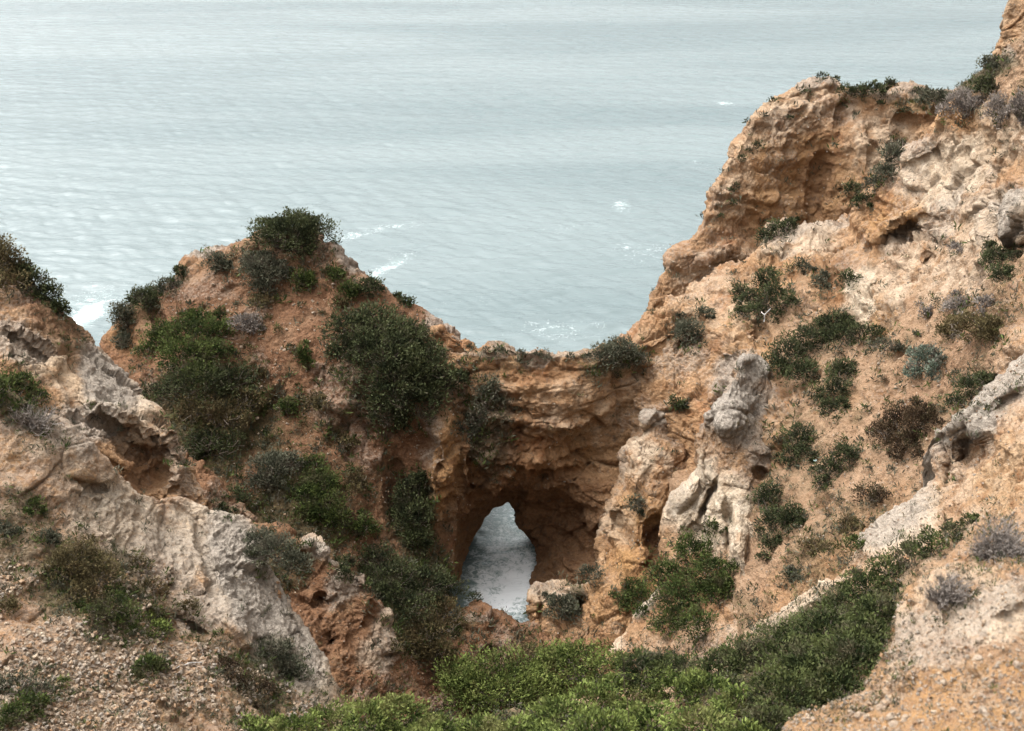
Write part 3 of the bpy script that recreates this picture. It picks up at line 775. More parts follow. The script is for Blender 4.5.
# --- nearest rock
landform("cliff", "nearest orange and grey crumbly rock in the lower right corner", [
    (1560, 250, 1560, 1000), (1320, 330, 1320, 1000), (1110, 430, 1110, 1000), (1060, 475, 1080, 1000), (1024, 502, 1050, 1000), (1000, 512, 1030, 1000), (985, 516, 1015, 1000), (970, 532, 1000, 1000), (950, 548, 985, 1000), (925, 574, 965, 1000), (906, 592, 945, 1000), (899, 610, 930, 1000), (896, 640, 915, 1000), (880, 664, 890, 1000), (862, 690, 865, 1000), (830, 704, 830, 1000), (800, 716, 800, 1000), (778, 735, 775, 1000), (750, 760, 745, 1000), (700, 800, 700, 1000), (560, 850, 560, 1000), (300, 870, 300, 1000), (-600, 900, -600, 1050)],
    [(1560, 250, 12.5), (1320, 330, 12.8), (1560, 1000, 4.8), (1320, 700, 7.5), (-600, 900, 6.2), (-600, 1050, 4.4), (1024, 502, 12.5), (950, 548, 11.6), (899, 610, 10.9), (862, 690, 9.6), (778, 735, 8.4), (700, 800, 7.2), (300, 870, 6.4), (1024, 620, 9.3), (1024, 731, 7.4), (930, 660, 9.2), (940, 731, 7.8), (860, 760, 7.6), (1024, 900, 5.4), (700, 1000, 4.6), (300, 1000, 4.8), (980, 575, 10.6), (1000, 640, 8.7)],
    MAT_NEAR, 0.22, 0.75, 7, (0.7, 2.4, 10), 1.0, 1100,
    dents=[(960, 610, 20, 20, 0, .25), (1010, 600, 40, 12, -25, -.2), (930, 600, 20, 30, 0, -.12)],
    z=dict(rock0=.45, wob=14, rock=[(960, 600, 80, 60, -20, 1), (1010, 560, 40, 50, 0, .9)], pale=[(960, 600, 60, 50, -30, .55), (1000, 620, 60, 30, 0, .7), (900, 640, 30, 50, 0, .5)],
           grey=[(930, 640, 50, 40, 0, .6), (990, 600, 60, 24, -20, .6), (870, 690, 40, 20, 0, .4)], grey0=.10,
           ochre=[(960, 700, 160, 50, 0, .85), (830, 725, 60, 20, 0, .6), (930, 600, 40, 50, 0, .4)]))

# ------------------------------------------------------------------ planting lookup
ALL = {k: np.concatenate([f[k] for f in FRONT]) for k in ('P', 'N', 'x', 'y', 'w', 'green', 'rock')}
NM = np.concatenate([np.full(len(f['P']), i) for i, f in enumerate(FRONT)])
# visible surface sample: nearest vertex per pixel cell
cell = 3
gx = np.floor(ALL['x'] / cell).astype(int); gy = np.floor(ALL['y'] / cell).astype(int)
GW, GH = 1100 // cell + 60, 900 // cell + 60
gxo, gyo = gx + 25, gy + 25
ok = (gxo >= 0) & (gxo < GW) & (gyo >= 0) & (gyo < GH)
lin = gyo * GW + gxo
order = np.argsort(-ALL['w'])
order = order[ok[order]]
TOPV = np.full(GW * GH, -1, np.int64)
TOPV[lin[order]] = order            # last written = nearest


def ground(px, py):
    a, b = int(px // cell) + 25, int(py // cell) + 25
    best = None
    for r in range(0, 14):
        for da in range(-r, r + 1):
            for db in range(-r, r + 1):
                if max(abs(da), abs(db)) != r: continue
                if 0 <= a + da < GW and 0 <= b + db < GH:
                    i = TOPV[(b + db) * GW + a + da]
                    if i >= 0:
                        d = abs(ALL['x'][i] - px) + abs(ALL['y'][i] - py)
                        if best is None or d < best[0]: best = (d, i)
        if best: break
    if best is None:
        return at(px, py, 40), np.array([0, 0, 1.0]), 45.0, -1
    i = best[1]
    return ALL['P'][i].astype(float), ALL['N'][i].astype(float), float(ALL['w'][i]), int(NM[i])


# ------------------------------------------------------------------ sea
def sea_pt(px, py):
    y = (365.5 - py) / FPX
    k = (ST - y * CT) / (CT + y * ST)
    Y = CAM_Z / k
    return (px - 512) / FPX * Y / (CT + y * ST), Y


def sea_material():
    t = NT("sea water")
    pos = t.n("ShaderNodeNewGeometry").outputs['Position']
    foam = t.attr("foam").outputs['Fac']
    mp = t.n("ShaderNodeMapping"); mp.inputs['Scale'].default_value = (0.28, 1.0, 1.0); mp.inputs['Rotation'].default_value = (0, 0, 0.22)
    t.put(mp.inputs[0], pos)
    v = mp.outputs[0]
    big = t.noise(v, 0.022, 3, 0.5, 0.3)
    c = t.mix(t.ss(big, 0.35, 0.65), (0.092, 0.122, 0.125), (0.128, 0.158, 0.159))
    fn = t.noise(pos, 0.55, 7, 0.72, 1.4)
    fn2 = t.noise(pos, 2.9, 6, 0.72, 1.2)
    fm = t.ss(t.math('ADD', t.math('ADD', t.math('MULTIPLY', fn, 0.45), t.math('MULTIPLY', fn2, 0.55)), t.math('MULTIPLY', foam, 0.30)), 0.62, 0.80)
    fm = t.math('MULTIPLY', fm, t.ss(foam, 0.02, 0.3))
    c = t.mix(t.math('MULTIPLY', t.ss(foam, 0.3, 0.9), 0.55), c, (0.30, 0.41, 0.38))  # strong foam also lightens the water colour, standing in for light under the arch
    c = t.mix(fm, c, t.mix(t.ss(foam, 0.4, 0.8), (0.50, 0.54, 0.54), (0.86, 0.88, 0.88)))  # foam whitened where strong, to offset the dim light under the arch
    bs = t.n("ShaderNodeBsdfPrincipled")
    t.put(bs.inputs['Base Color'], c)
    t.put(bs.inputs['Roughness'], t.math('ADD', t.math('MULTIPLY', fm, 0.6), 0.20))
    bs.inputs['IOR'].default_value = 1.333
    h = t.math('ADD', t.math('MULTIPLY', t.noise(v, 0.95, 5, 0.62, 0.5), 1.0), t.math('MULTIPLY', t.noise(v, 2.6, 4, 0.6, 0.4), 0.35))
    bp = t.n("ShaderNodeBump"); bp.inputs['Strength'].default_value = 0.9; bp.inputs['Distance'].default_value = 0.20
    t.put(bp.inputs['Height'], h)
    t.put(bs.inputs['Normal'], bp.outputs[0])
    o = t.n("ShaderNodeOutputMaterial")
    t.t.links.new(bs.outputs[0], o.inputs[0])
    return t.m


def build_sea():
    Ys = np.r_[np.linspace(-60, 44, 16)[:-1], np.geomspace(44, 520, 900), np.geomspace(560, 45000, 60)]
    tx = np.linspace(-1, 1, 900)
    hw = np.where(Ys < 44, 60, Ys * 0.62 + 33)
    hw = np.where(Ys > 520, Ys * (0.62 + (Ys - 520) / 45000 * 1.5) + 33, hw)
    X = tx[None] * hw[:, None]
    Y = np.repeat(Ys[:, None], 900, 1)
    z = np.zeros_like(X)
    r = np.random.default_rng(3)
    wx = perlin(np.stack([X.ravel() / 40, Y.ravel() / 40, 0 * X.ravel()], -1), 5).reshape(X.shape)
    for k in range(80):
        lam = 0.9 * (7.5 / 0.9) ** r.random()
        th = math.radians(-100 + r.normal(0, 26))
        ph = r.random() * 6.28
        amp = 0.0060 * lam ** 0.85
        a = 2 * math.pi / lam * (X * math.cos(th) + Y * math.sin(th)) + ph + wx * 2.5
        s = np.sin(a)
        z += amp * (s + 0.25 * np.cos(2 * a)) * np.clip(0.45 + 0.9 * np.sin(X * 0.07 * r.normal() + Y * 0.07 * r.normal() + ph * 3), 0, 2)
    z *= sstep(2500, 300, Y) * sstep(20, 44, Y)
    foam = np.zeros_like(X)
    for (px, py, rx, ry, dg, s) in [(352, 236, 36, 6, -12, .46), (395, 226, 40, 3, -4, .42), (390, 266, 28, 9, -28, .50), (375, 275, 10, 6, 0, .6), (86, 316, 18, 16, 0, .8), (95, 300, 40, 20, 0, .45), (725, 103, 12, 2.6, 0, .5),
                                    (622, 205, 14, 7, 0, .48), (560, 230, 60, 8, -6, .30), (515, 585, 28, 48, 30, 1.1), (488, 595, 28, 50, 0, .9), (505, 560, 44, 70, 0, .7), (700, 165, 30, 8, 0, .3), (480, 300, 90, 8, -8, .25), (640, 250, 40, 20, 0, .35), (560, 330, 60, 14, 0, .4)]:
        x0, y0 = sea_pt(px, py)
        k = math.hypot(y0, CAM_Z) / FPX
        a = math.radians(-dg)
        kv = k / (CAM_Z / math.hypot(y0, CAM_Z))
        dx, dy = (X - x0) / k, (Y - y0) / kv
        u = (dx * math.cos(a) + dy * math.sin(a)) / rx
        v = (-dx * math.sin(a) + dy * math.cos(a)) / ry
        foam = np.maximum(foam, s * np.exp(-(u * u + v * v) * 0.8))
    nr, nu = X.shape
    idx = np.arange(nr * nu).reshape(nr, nu)
    F = np.stack([idx[:-1, :-1], idx[:-1, 1:], idx[1:, 1:], idx[1:, :-1]], -1).reshape(-1, 4)
    o = mesh_from("sea", np.stack([X, Y, z], -1).reshape(-1, 3), F, sea_material(), attrs={"foam": foam.ravel()})
    tag(o, "pale grey green sea ruffled by wind with faint foam streaks", kind='structure')


build_sea()

# seabed and bedrock under everything
bm_x = np.array([[-400, -120, -12], [400, -120, -12], [400, 400, -12], [-400, 400, -12]], float)
tag(mesh_from("terrain", bm_x, np.array([[0, 1, 2, 3]]), MAT_FAR, smooth=False, attrs={"zone_a": np.array([[.5, 0, .3, 1]] * 4), "zone_b": np.array([[0, 0, 0, 1.]] * 4)}), "seabed under the water", kind='structure')
# ------------------------------------------------------------------ plants
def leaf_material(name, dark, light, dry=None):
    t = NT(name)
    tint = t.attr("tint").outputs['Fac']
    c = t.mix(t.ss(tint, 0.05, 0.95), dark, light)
    if dry:
        c = t.mix(t.math('MULTIPLY', t.ss(t.noise(t.n("ShaderNodeNewGeometry").outputs['Position'], 1.3, 4, 0.6), 0.50, 0.68), 0.8), c, dry)
    bs = t.n("ShaderNodeBsdfPrincipled")
    t.put(bs.inputs['Base Color'], c)
    bs.inputs['Roughness'].default_value = 0.75
    bs.inputs['Specular IOR Level'].default_value = 0.06
    tr = t.n("ShaderNodeBsdfTranslucent")
    t.put(tr.inputs['Color'], c)
    mx = t.n("ShaderNodeMixShader"); mx.inputs[0].default_value = 0.18
    t.t.links.new(bs.outputs[0], mx.inputs[1]); t.t.links.new(tr.outputs[0], mx.inputs[2])
    o = t.n("ShaderNodeOutputMaterial")
    t.t.links.new(mx.outputs[0], o.inputs[0])
    return t.m


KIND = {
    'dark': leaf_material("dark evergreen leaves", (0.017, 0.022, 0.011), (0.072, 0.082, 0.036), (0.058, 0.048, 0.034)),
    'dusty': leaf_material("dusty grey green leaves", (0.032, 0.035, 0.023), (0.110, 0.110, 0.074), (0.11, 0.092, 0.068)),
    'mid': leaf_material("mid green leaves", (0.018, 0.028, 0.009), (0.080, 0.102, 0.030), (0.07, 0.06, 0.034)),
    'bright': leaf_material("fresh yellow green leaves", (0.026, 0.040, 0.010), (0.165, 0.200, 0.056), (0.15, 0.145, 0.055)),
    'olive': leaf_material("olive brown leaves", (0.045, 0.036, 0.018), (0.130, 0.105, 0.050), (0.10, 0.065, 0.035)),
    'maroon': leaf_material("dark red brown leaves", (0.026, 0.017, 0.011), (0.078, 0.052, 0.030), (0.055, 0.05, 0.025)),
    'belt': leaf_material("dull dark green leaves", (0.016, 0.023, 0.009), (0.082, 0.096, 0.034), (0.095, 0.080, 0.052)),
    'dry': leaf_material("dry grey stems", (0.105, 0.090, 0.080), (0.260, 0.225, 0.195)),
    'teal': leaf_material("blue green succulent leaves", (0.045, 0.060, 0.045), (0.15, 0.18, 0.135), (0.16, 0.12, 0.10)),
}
BARK = leaf_material("grey brown bark", (0.075, 0.058, 0.045), (0.20, 0.165, 0.135))
BLEACH = leaf_material("sun bleached dead wood", (0.34, 0.32, 0.30), (0.52, 0.50, 0.47))


def unit(v):
    return v / (np.linalg.norm(v, axis=-1, keepdims=True) + 1e-9)


def leaves(lobes, leaf, dens, rng, width=0.42, up=0.35, stemmy=0.0, squash=0.8, rough=0.34):
    """lobes: list of (centre, radius_xy, radius_z). returns V,F,tint"""
    C, A, T = [], [], []
    allc = np.array([l[0] for l in lobes])
    for (c, rx, rz) in lobes:
        n = int(max(60, 5.0 * dens * math.pi * rx * rz / (leaf * leaf * width)))
        d = unit(rng.normal(size=(n, 3)))
        d[:, 2] = np.where(d[:, 2] < -0.35, -d[:, 2], d[:, 2])
        sd = float(rng.random() * 100)
        lump = perlin(d * 1.6 + sd, 3) + 0.6 * perlin(d * 3.6 + sd, 4) + 0.4 * perlin(d * 7.5 + sd, 5)
        r = (1 - 0.55 * rng.random(n) ** 2.0) * (1 + rough * lump)
        keep = rng.random(n) < np.clip(1.0 + 2.0 * (perlin(d * 3.1 + sd + 9, 6)), 0.08, 1)
        p = c + d * r[:, None] * np.array([rx, rx, rz])
        ax = unit(d * 0.75 + rng.normal(size=(n, 3)) * 0.62 + np.array([0, 0, up]))
        # tint paints shade into the leaves: dull inside each lobe, pale at the outside
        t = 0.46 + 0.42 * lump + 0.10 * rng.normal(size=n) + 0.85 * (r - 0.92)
        C.append(p[keep]); A.append(ax[keep]); T.append(t[keep])
    C, A, T = np.concatenate(C), np.concatenate(A), np.clip(np.concatenate(T), 0, 1)
    n = len(C)
    L = leaf * (0.65 + 0.7 * rng.random(n))[:, None]
    side = unit(np.cross(A, rng.normal(size=(n, 3)))) * L * width * 0.5
    fold = unit(np.cross(A, side)) * L * 0.10
    V = np.stack([C, C + A * L * 0.5 + side + fold, C + A * L, C + A * L * 0.5 - side + fold], 1).reshape(-1, 3)
    F = np.arange(4 * n).reshape(n, 4)
    return V, F, np.repeat(T, 4)


def rods(segs, sides=4):
    """segs: array (n,8): p0(3) p1(3) r0 r1"""
    s = np.array(segs, float)
    d = unit(s[:, 3:6] - s[:, :3])
    a = unit(np.cross(d, np.where(np.abs(d[:, 2:3]) > 0.9, np.array([[1.0, 0, 0]]), np.array([[0, 0, 1.0]]))))
    b = np.cross(d, a)
    V = []
    for k in range(sides):
        q = 2 * math.pi * k / sides
        o = a * math.cos(q) + b * math.sin(q)
        V.append(s[:, :3] + o * s[:, 6:7]); V.append(s[:, 3:6] + o * s[:, 7:8])
    V = np.stack(V, 1)
    n = len(s)
    base = (np.arange(n) * 2 * sides)[:, None]
    F = []
    for k in range(sides):
        k2 = (k + 1) % sides
        F.append(base + np.array([[2 * k, 2 * k2, 2 * k2 + 1, 2 * k + 1]]))
    return V.reshape(-1, 3), np.concatenate(F, 0)


def branch(p0, p1, r0, r1, rng, n=4, wob=0.12):
    p0, p1 = np.array(p0, float), np.array(p1, float)
    L = np.linalg.norm(p1 - p0)
    P = [p0 + (p1 - p0) * t + rng.normal(size=3) * L * wob * math.sin(math.pi * t) for t in np.linspace(0, 1, n + 1)]
    R = np.linspace(r0, r1, n + 1)
    return [np.r_[P[i], P[i + 1], R[i], R[i + 1]] for i in range(n)]


def twiggy(lobes, base, rng, thick, n_per=40):
    """a dry bush: forking twigs from its base into each lobe"""
    S = []
    for (c, rx, rz) in lobes:
        for k in range(n_per):
            d = unit(rng.normal(size=3)); d[2] = abs(d[2]) * 0.9
            tip = c + d * np.array([rx, rx, rz]) * (0.55 + 0.55 * rng.random())
            root = base + (c - base) * 0.35 * rng.random() + rng.normal(size=3) * rx * 0.12
            b = branch(root, tip, thick, thick * 0.5, rng, 4, 0.10)
            S += b
            for j in range(6):
                q = b[1 + rng.integers(0, 3)]
                dd = unit(unit(tip - root) * 0.7 + rng.normal(size=3) * 0.6)
                S += branch(q[3:6], q[3:6] + dd * rx * (0.22 + 0.35 * rng.random()), thick * 0.55, thick * 0.25, rng, 2, 0.1)
    V, F = rods(S, 3)
    n = len(S)
    t = np.clip(rng.normal(0.5, 0.28, n), 0, 1)
    return V, F, np.repeat(t, 6)


def lobe_world(px, py, rx, ry, lift=0.45):
    g, nrm, w, k = ground(px, py)
    r = rx * w / FPX
    rz = ry * w / FPX
    ray = unit(g - CAM)
    c = g - ray * r * lift
    return c, r, rz, w


PLANTED = []


def stem_part(e, S, base, rng):
    SV, SF = rods(S, 5)
    mesh_from("stem", SV - base, SF, BARK, e, smooth=False, attrs={"tint": np.clip(np.repeat(rng.random(len(S)), 10), 0, 1)})


def plant(name, cat, label, kind, lobes, leaf_px=2.7, dens=1.25, group=None, parts=True, lift=0.45, width=0.42, rough=0.6, stems=9, up=0.35, twig=False, n_per=40, thick_px=0.9):
    rng = np.random.default_rng(abs(hash_small(label)) * 131 + int(lobes[0][0]) * 7 + int(lobes[0][1]))
    lobes = list(lobes)
    n0 = len(lobes)
    if not twig and len(lobes) > 1:
        for k in range(len(lobes) * 2 + 2):
            l = lobes[rng.integers(0, len(lobes))]
            ry = l[3] if len(l) > 3 else l[2] * .85
            a = rng.random() * 6.283
            f = .28 + .3 * rng.random()
            lobes.append((l[0] + l[2] * 1.02 * math.cos(a), l[1] + ry * 1.0 * math.sin(a), l[2] * f, ry * f))
    for l in lobes:
        PLANTED.append((l[0], l[1], l[2]))
    LW, ws = [], []
    for l in lobes:
        rx, ry = l[2], (l[3] if len(l) > 3 else l[2] * 0.85)
        c, r, rz, w = lobe_world(l[0], l[1], rx, ry, lift)
        LW.append((c, r, rz)); ws.append(w)
    w = float(np.median(ws))
    for i, l in enumerate(lobes):
        if abs(ws[i] / w - 1) > 0.2:                 # rooted with its neighbours
            rx, ry = l[2], (l[3] if len(l) > 3 else l[2] * 0.85)
            near_w = min(ws, key=lambda q: abs(q - w))
            q = at(l[0], l[1], 1.0) - CAM
            q = q / (q[1] * CT - q[2] * ST) * near_w
            LW[i] = (CAM + q - unit(q) * rx * near_w / FPX * lift, rx * near_w / FPX, ry * near_w / FPX)
    leaf = leaf_px * w / FPX
    base = np.mean([l[0] for l in LW[:n0]], axis=0) - np.array([0, 0, np.mean([l[2] for l in LW[:n0]]) * 0.9])
    if twig:
        V, F, T = twiggy(LW, base, rng, thick_px * w / FPX, n_per)
    else:
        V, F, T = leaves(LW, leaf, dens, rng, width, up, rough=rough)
    if not parts:
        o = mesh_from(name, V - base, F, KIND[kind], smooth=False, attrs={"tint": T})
        o.location = base
        return tag(o, label, cat, group)
    e = bpy.data.objects.new(name, None)
    e.empty_display_size = 0.3
    COL.objects.link(e)
    e.location = base
    tag(e, label, cat, group)
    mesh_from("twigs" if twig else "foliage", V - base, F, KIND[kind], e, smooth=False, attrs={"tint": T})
    many = n0 >= 7
    S = []
    for (c, r, rz) in LW[:n0]:
        foot = c + np.array([0, 0, -rz * 0.9])
        if not many:
            foot = foot * 0.5 + base * 0.5
            S += branch(base, foot, leaf * .2, leaf * .2, rng, 4, 0.05)
        for k in range(stems):
            d = unit(rng.normal(size=3)); d[2] = abs(d[2]) * 0.8
            S += branch(foot, c + d * np.array([r, r, rz]) * (1.12 if k < 2 else 0.8), min(leaf * 0.42, 0.02 * r + 0.003), leaf * 0.10, rng, 5, 0.09)
        if many:
            stem_part(e, S, base, rng); S = []
    if S:
        stem_part(e, S, base, rng)
    return e


S_ = lambda *a, **k: plant("shrub", "shrub", *a, **k)
# --- left headland
S_("broad domed olive green shrub crowning the summit of the left headland", 'dark', [(288, 236, 30, 20), (312, 234, 20, 17), (266, 240, 16, 12), (298, 224, 22, 10), (298, 246, 16, 9)])
S_("small upright shrub poking above the summit just left of the domed shrub", 'mid', [(266, 219, 8, 8), (274, 224, 7, 6)])
S_("straggly grey green shrub below the summit dome on the left headland", 'dusty', [(262, 272, 20, 15), (256, 264, 14, 12), (276, 276, 13, 10), (262, 288, 12, 8)], rough=.5)
S_("large dark evergreen shrub spreading like a low tree on the headland's right side", 'dark', [(372, 322, 24, 18), (348, 332, 24, 18), (404, 336, 24, 18), (378, 352, 36, 26), (420, 368, 28, 24), (438, 384, 18, 20), (395, 390, 34, 26), (420, 404, 24, 20), (388, 416, 22, 14), (350, 350, 18, 14), (410, 350, 24, 18)], leaf_px=3.2)
S_("bright green rounded shrub at the middle left of the red headland", 'mid', [(165, 338, 22, 18), (190, 334, 26, 17), (216, 330, 14, 14), (148, 352, 14, 10), (185, 358, 28, 18), (212, 352, 18, 14)])
S_("dark tangled shrub directly below the bright green headland shrub", 'dark', [(196, 384, 32, 18), (236, 380, 22, 16), (170, 392, 18, 14)], rough=.6, dens=.8)
S_("brownish green scrubby shrub under the dark tangled one on the headland", 'olive', [(192, 412, 22, 15), (222, 418, 24, 14), (248, 402, 16, 12)], rough=.6, dens=.6)
S_("thin dark shrub at the lower end of the headland's scrub patch", 'dark', [(206, 440, 20, 13), (228, 446, 18, 11), (190, 450, 14, 10)], rough=.6, dens=.5)
for px, py, rx, ry, kd, lb in [
    (302, 279, 10, 9, 'mid', "small round green shrub a little below the summit dome"),
    (333, 275, 9, 6, 'mid', "flat green shrub right of the small round one near the summit"),
    (348, 290, 9, 8, 'mid', "green shrub just above the large dark tree like shrub"),
    (371, 285, 13, 9, 'dark', "dark shrub on the right skyline slope of the left headland"),
    (408, 292, 8, 6, 'dark', "lone dark shrub on the headland skyline nearest the arch"),
    (216, 263, 12, 10, 'dusty', "dusty shrub beside stones under the headland's rocky left brow"),
    (178, 272, 7, 6, 'dark', "tiny dark shrub on the left skyline below the rocky brow"),
    (166, 283, 13, 6, 'dusty', "low dusty shrub on the left skyline beneath the tiny dark one"),
    (146, 300, 15, 14, 'dark', "dark bushy shrub above the headland's orange left corner"),
    (120, 318, 11, 15, 'dusty', "grey shrub clinging to the far left edge of the headland"),
    (121, 340, 10, 7, 'dusty', "low tuft on the orange rock at the headland's left corner"),
    (303, 356, 7, 12, 'mid', "narrow upright shrub in the middle of the red slope"),
    (285, 405, 10, 9, 'mid', "rounded green shrub alone low on the red slope"),
    (245, 322, 16, 9, 'dry', "dry grey bush right of the bright green headland shrub"),
    (362, 462, 0, 0, '', ""),
]:
    if lb:
        S_(lb, kd, [(px, py, rx, ry), (px + rx * .4, py + ry * .3, rx * .6, ry * .6)], parts=rx > 9)
# --- ravine
S_("dusty green shrub at the top of the ravine's left bank", 'dusty', [(270, 470, 22, 14), (290, 462, 14, 10), (258, 480, 12, 10)], rough=.5)
S_("long streak of green shrub running down the ravine's left bank", 'mid', [(312, 466, 14, 12), (318, 484, 18, 14), (326, 504, 18, 14), (336, 520, 14, 12), (306, 492, 14, 12)])
S_("small bright green shrub beside the end of the green streak in the ravine", 'mid', [(365, 526, 12, 11), (356, 528, 7, 7)])
S_("very dark upright shrub against the cream rock left of the arch", 'dark', [(406, 492, 14, 20), (414, 520, 20, 22), (418, 545, 16, 16), (420, 482, 8, 14)], rough=.5)
S_("wide dark scrubby shrub filling the ravine below the upright one", 'dark', [(376, 560, 20, 14), (398, 578, 24, 16), (428, 580, 22, 15), (450, 592, 18, 12), (410, 606, 24, 16), (388, 596, 16, 14)], rough=.5, dens=.9)
S_("brownish thorny shrub at the ravine bottom left of the water", 'olive', [(426, 632, 22, 18), (448, 612, 18, 12), (410, 650, 14, 14), (440, 655, 14, 16)], rough=.55, dens=.7)
S_("dusty shrub on the shoulder of the small knobbly ravine ridge", 'dusty', [(276, 552, 20, 14), (296, 566, 16, 11), (262, 540, 14, 12)], rough=.5)
S_("little dark shrub wedged between the knobs of the ravine ridge", 'dark', [(349, 566, 9, 10), (347, 574, 7, 8)], parts=False)
# --- arch
S_("dusty shrub draped over the right end of the arch's crest", 'dusty', [(606, 355, 16, 10), (622, 350, 16, 11), (636, 358, 12, 9)], rough=.5)
S_("grey brown shrub where the arch meets the right headland", 'dusty', [(688, 338, 14, 16), (680, 330, 9, 9)], rough=.5)
S_("thin grey shrub hanging on the dark wall above the arch", 'dusty', [(488, 398, 13, 14), (468, 432, 12, 14), (478, 418, 10, 12)], dens=.55, rough=.6)
S_("olive shrub tucked between the two pale rocks by the water", 'dusty', [(560, 606, 13, 13), (568, 616, 10, 9)], rough=.5)
S_("dim shrub in the shadowed corner under the arch's right foot", 'dusty', [(580, 572, 14, 8)], parts=False)
# --- right headland
S_("dark shrub on the grey rock knob below the big sea cliff", 'dark', [(766, 238, 10, 10), (778, 229, 13, 8), (786, 222, 7, 5)])
S_("dark leaning shrub with a bare trunk above a vertical crack", 'dark', [(766, 284, 14, 14), (752, 300, 14, 11), (776, 300, 17, 15), (741, 314, 9, 8), (760, 312, 14, 8), (790, 304, 8, 7)])
S_("long dark green shrub bank sprawling across the sandy slope's upper left", 'dark', [(830, 324, 17, 13), (810, 340, 22, 15), (790, 354, 22, 16), (838, 336, 18, 11), (862, 333, 17, 10), (778, 368, 12, 12), (802, 372, 16, 14)])
S_("narrow dark shrub trailing downhill from the long shrub bank", 'dark', [(842, 372, 14, 14), (834, 392, 13, 14), (828, 410, 11, 11)], rough=.5)
S_("dark shrub near the bottom of the grey rock cap", 'dark', [(800, 440, 17, 15), (792, 455, 12, 10), (806, 452, 10, 8)])
S_("dark wedge shaped shrub beside a speck of litter on the sandy slope", 'dark', [(845, 458, 16, 14), (830, 470, 14, 11), (820, 484, 9, 8)])
S_("dark shrub strip clinging to the cream buttress's right edge", 'dark', [(770, 500, 15, 17), (776, 524, 17, 16), (790, 520, 13, 18), (768, 546, 10, 10)], rough=.5)
S_("large red brown shrub in the middle of the sandy slope", 'maroon', [(900, 425, 22, 20), (884, 434, 16, 13), (920, 424, 18, 16), (908, 446, 16, 12), (926, 414, 10, 14)], rough=.45)
S_("dark green shrub half hidden behind the pale rock spur's crest", 'dark', [(972, 388, 20, 13), (956, 402, 12, 9), (986, 378, 10, 8)])
S_("blue green shrub with greyish stems above the red brown one", 'teal', [(928, 362, 17, 15), (914, 372, 11, 11), (936, 370, 10, 10)], rough=.5)
S_("wide olive brown shrub beside the photo's right edge", 'olive', [(972, 330, 22, 17), (950, 332, 13, 11), (992, 330, 16, 16), (958, 324, 14, 10)], rough=.5)
S_("grey purple dry shrub behind the wide olive brown one", 'dry', [(958, 306, 13, 11), (986, 304, 12, 9)], rough=.6)
S_("dark green shrub under the overhanging grey rock at the right edge", 'dark', [(998, 262, 15, 14), (1004, 276, 13, 13), (992, 256, 9, 9)])
S_("dark little shrub under the white bulge of the rock band", 'dark', [(846, 280, 11, 8)], parts=False)
S_("dusty shrub strip filling the gully behind the rock band", 'dusty', [(893, 160, 10, 13), (884, 174, 11, 11), (872, 186, 10, 9), (898, 146, 7, 7)], rough=.5)
S_("dark shrub on the crest between gully and grey knob", 'dark', [(850, 190, 9, 9), (862, 200, 8, 6)], parts=False)
S_("dark green shrub lying along the sea cliff's flat top", 'dark', [(872, 84, 12, 7), (858, 90, 10, 7), (844, 92, 9, 6), (882, 80, 6, 6)])
for px, py, rx, ry, kd, lb in [
    (960, 106, 17, 14, 'dry', "biggest grey dry bush on the crest at the upper right"),
    (998, 112, 11, 17, 'dry', "tall narrow grey bush on bare earth right of the biggest grey one"),
    (1018, 106, 10, 14, 'dry', "grey bush cut by the photo's right edge below the rock tower"),
    (986, 88, 14, 12, 'dark', "dark green shrub on the crest between grey bushes"),
    (989, 62, 8, 8, 'dusty', "small dusty shrub on the skyline below the rock tower"),
    (938, 98, 18, 8, 'dusty', "low dusty shrub filling the dip behind the biggest grey bush"),
    (910, 388, 0, 0, '', "")]:
    if rx:
        S_(lb, kd, [(px, py, rx, ry), (px + rx * .4, py + ry * .3, rx * .6, ry * .6)], up=0.8 if kd == 'dry' else .35, width=.25 if kd == 'dry' else .42, leaf_px=3.3 if kd == 'dry' else 3.4)
S_("large leafy green shrub growing at the foot of the cream buttress", 'mid', [(690, 556, 20, 22), (664, 580, 20, 18), (708, 574, 22, 20), (680, 602, 26, 20), (640, 598, 14, 12), (694, 626, 22, 14), (716, 592, 14, 16), (668, 624, 14, 12)], leaf_px=3.0)
S_("small pale green shrub left of the large one at the buttress foot", 'mid', [(632, 586, 11, 8), (622, 600, 9, 9)], parts=False)

# --- left foreground
S_("dark glossy shrub spilling over the ridge at the left edge", 'dark', [(34, 282, 16, 13), (48, 296, 14, 13), (62, 310, 10, 12), (24, 272, 12, 12)], leaf_px=3.3)
S_("tall olive shrub at the photo's left border on the ridge crest", 'olive', [(4, 262, 20, 20), (14, 284, 16, 12), (-8, 250, 20, 14)], leaf_px=3.2, dens=1.0)
S_("green and yellowish shrub on the rock ledge at the left edge", 'mid', [(14, 388, 20, 14), (36, 396, 12, 9), (-4, 392, 16, 14)], leaf_px=3.3)
plant("dead_shrub", "dead shrub", "leafless tangle of grey twigs beneath the green ledge shrub", 'dry', [(40, 424, 22, 15), (24, 414, 14, 10)], twig=True, n_per=22, thick_px=.55)
S_("brown and green scrubby shrub in the middle of the stony slope", 'olive', [(78, 560, 22, 16), (100, 576, 22, 16), (84, 596, 18, 16), (62, 566, 16, 14)], leaf_px=2.8, dens=.8, rough=.55)
S_("green shrub right below the brown scrubby one on the scree", 'mid', [(112, 606, 20, 14), (130, 618, 16, 12), (96, 614, 14, 12)], leaf_px=2.8, dens=.75, rough=.55)
S_("brown dry shrub against the pale rock above the scree", 'olive', [(150, 590, 13, 12), (138, 566, 14, 10)], leaf_px=2.8, dens=.6, rough=.55)
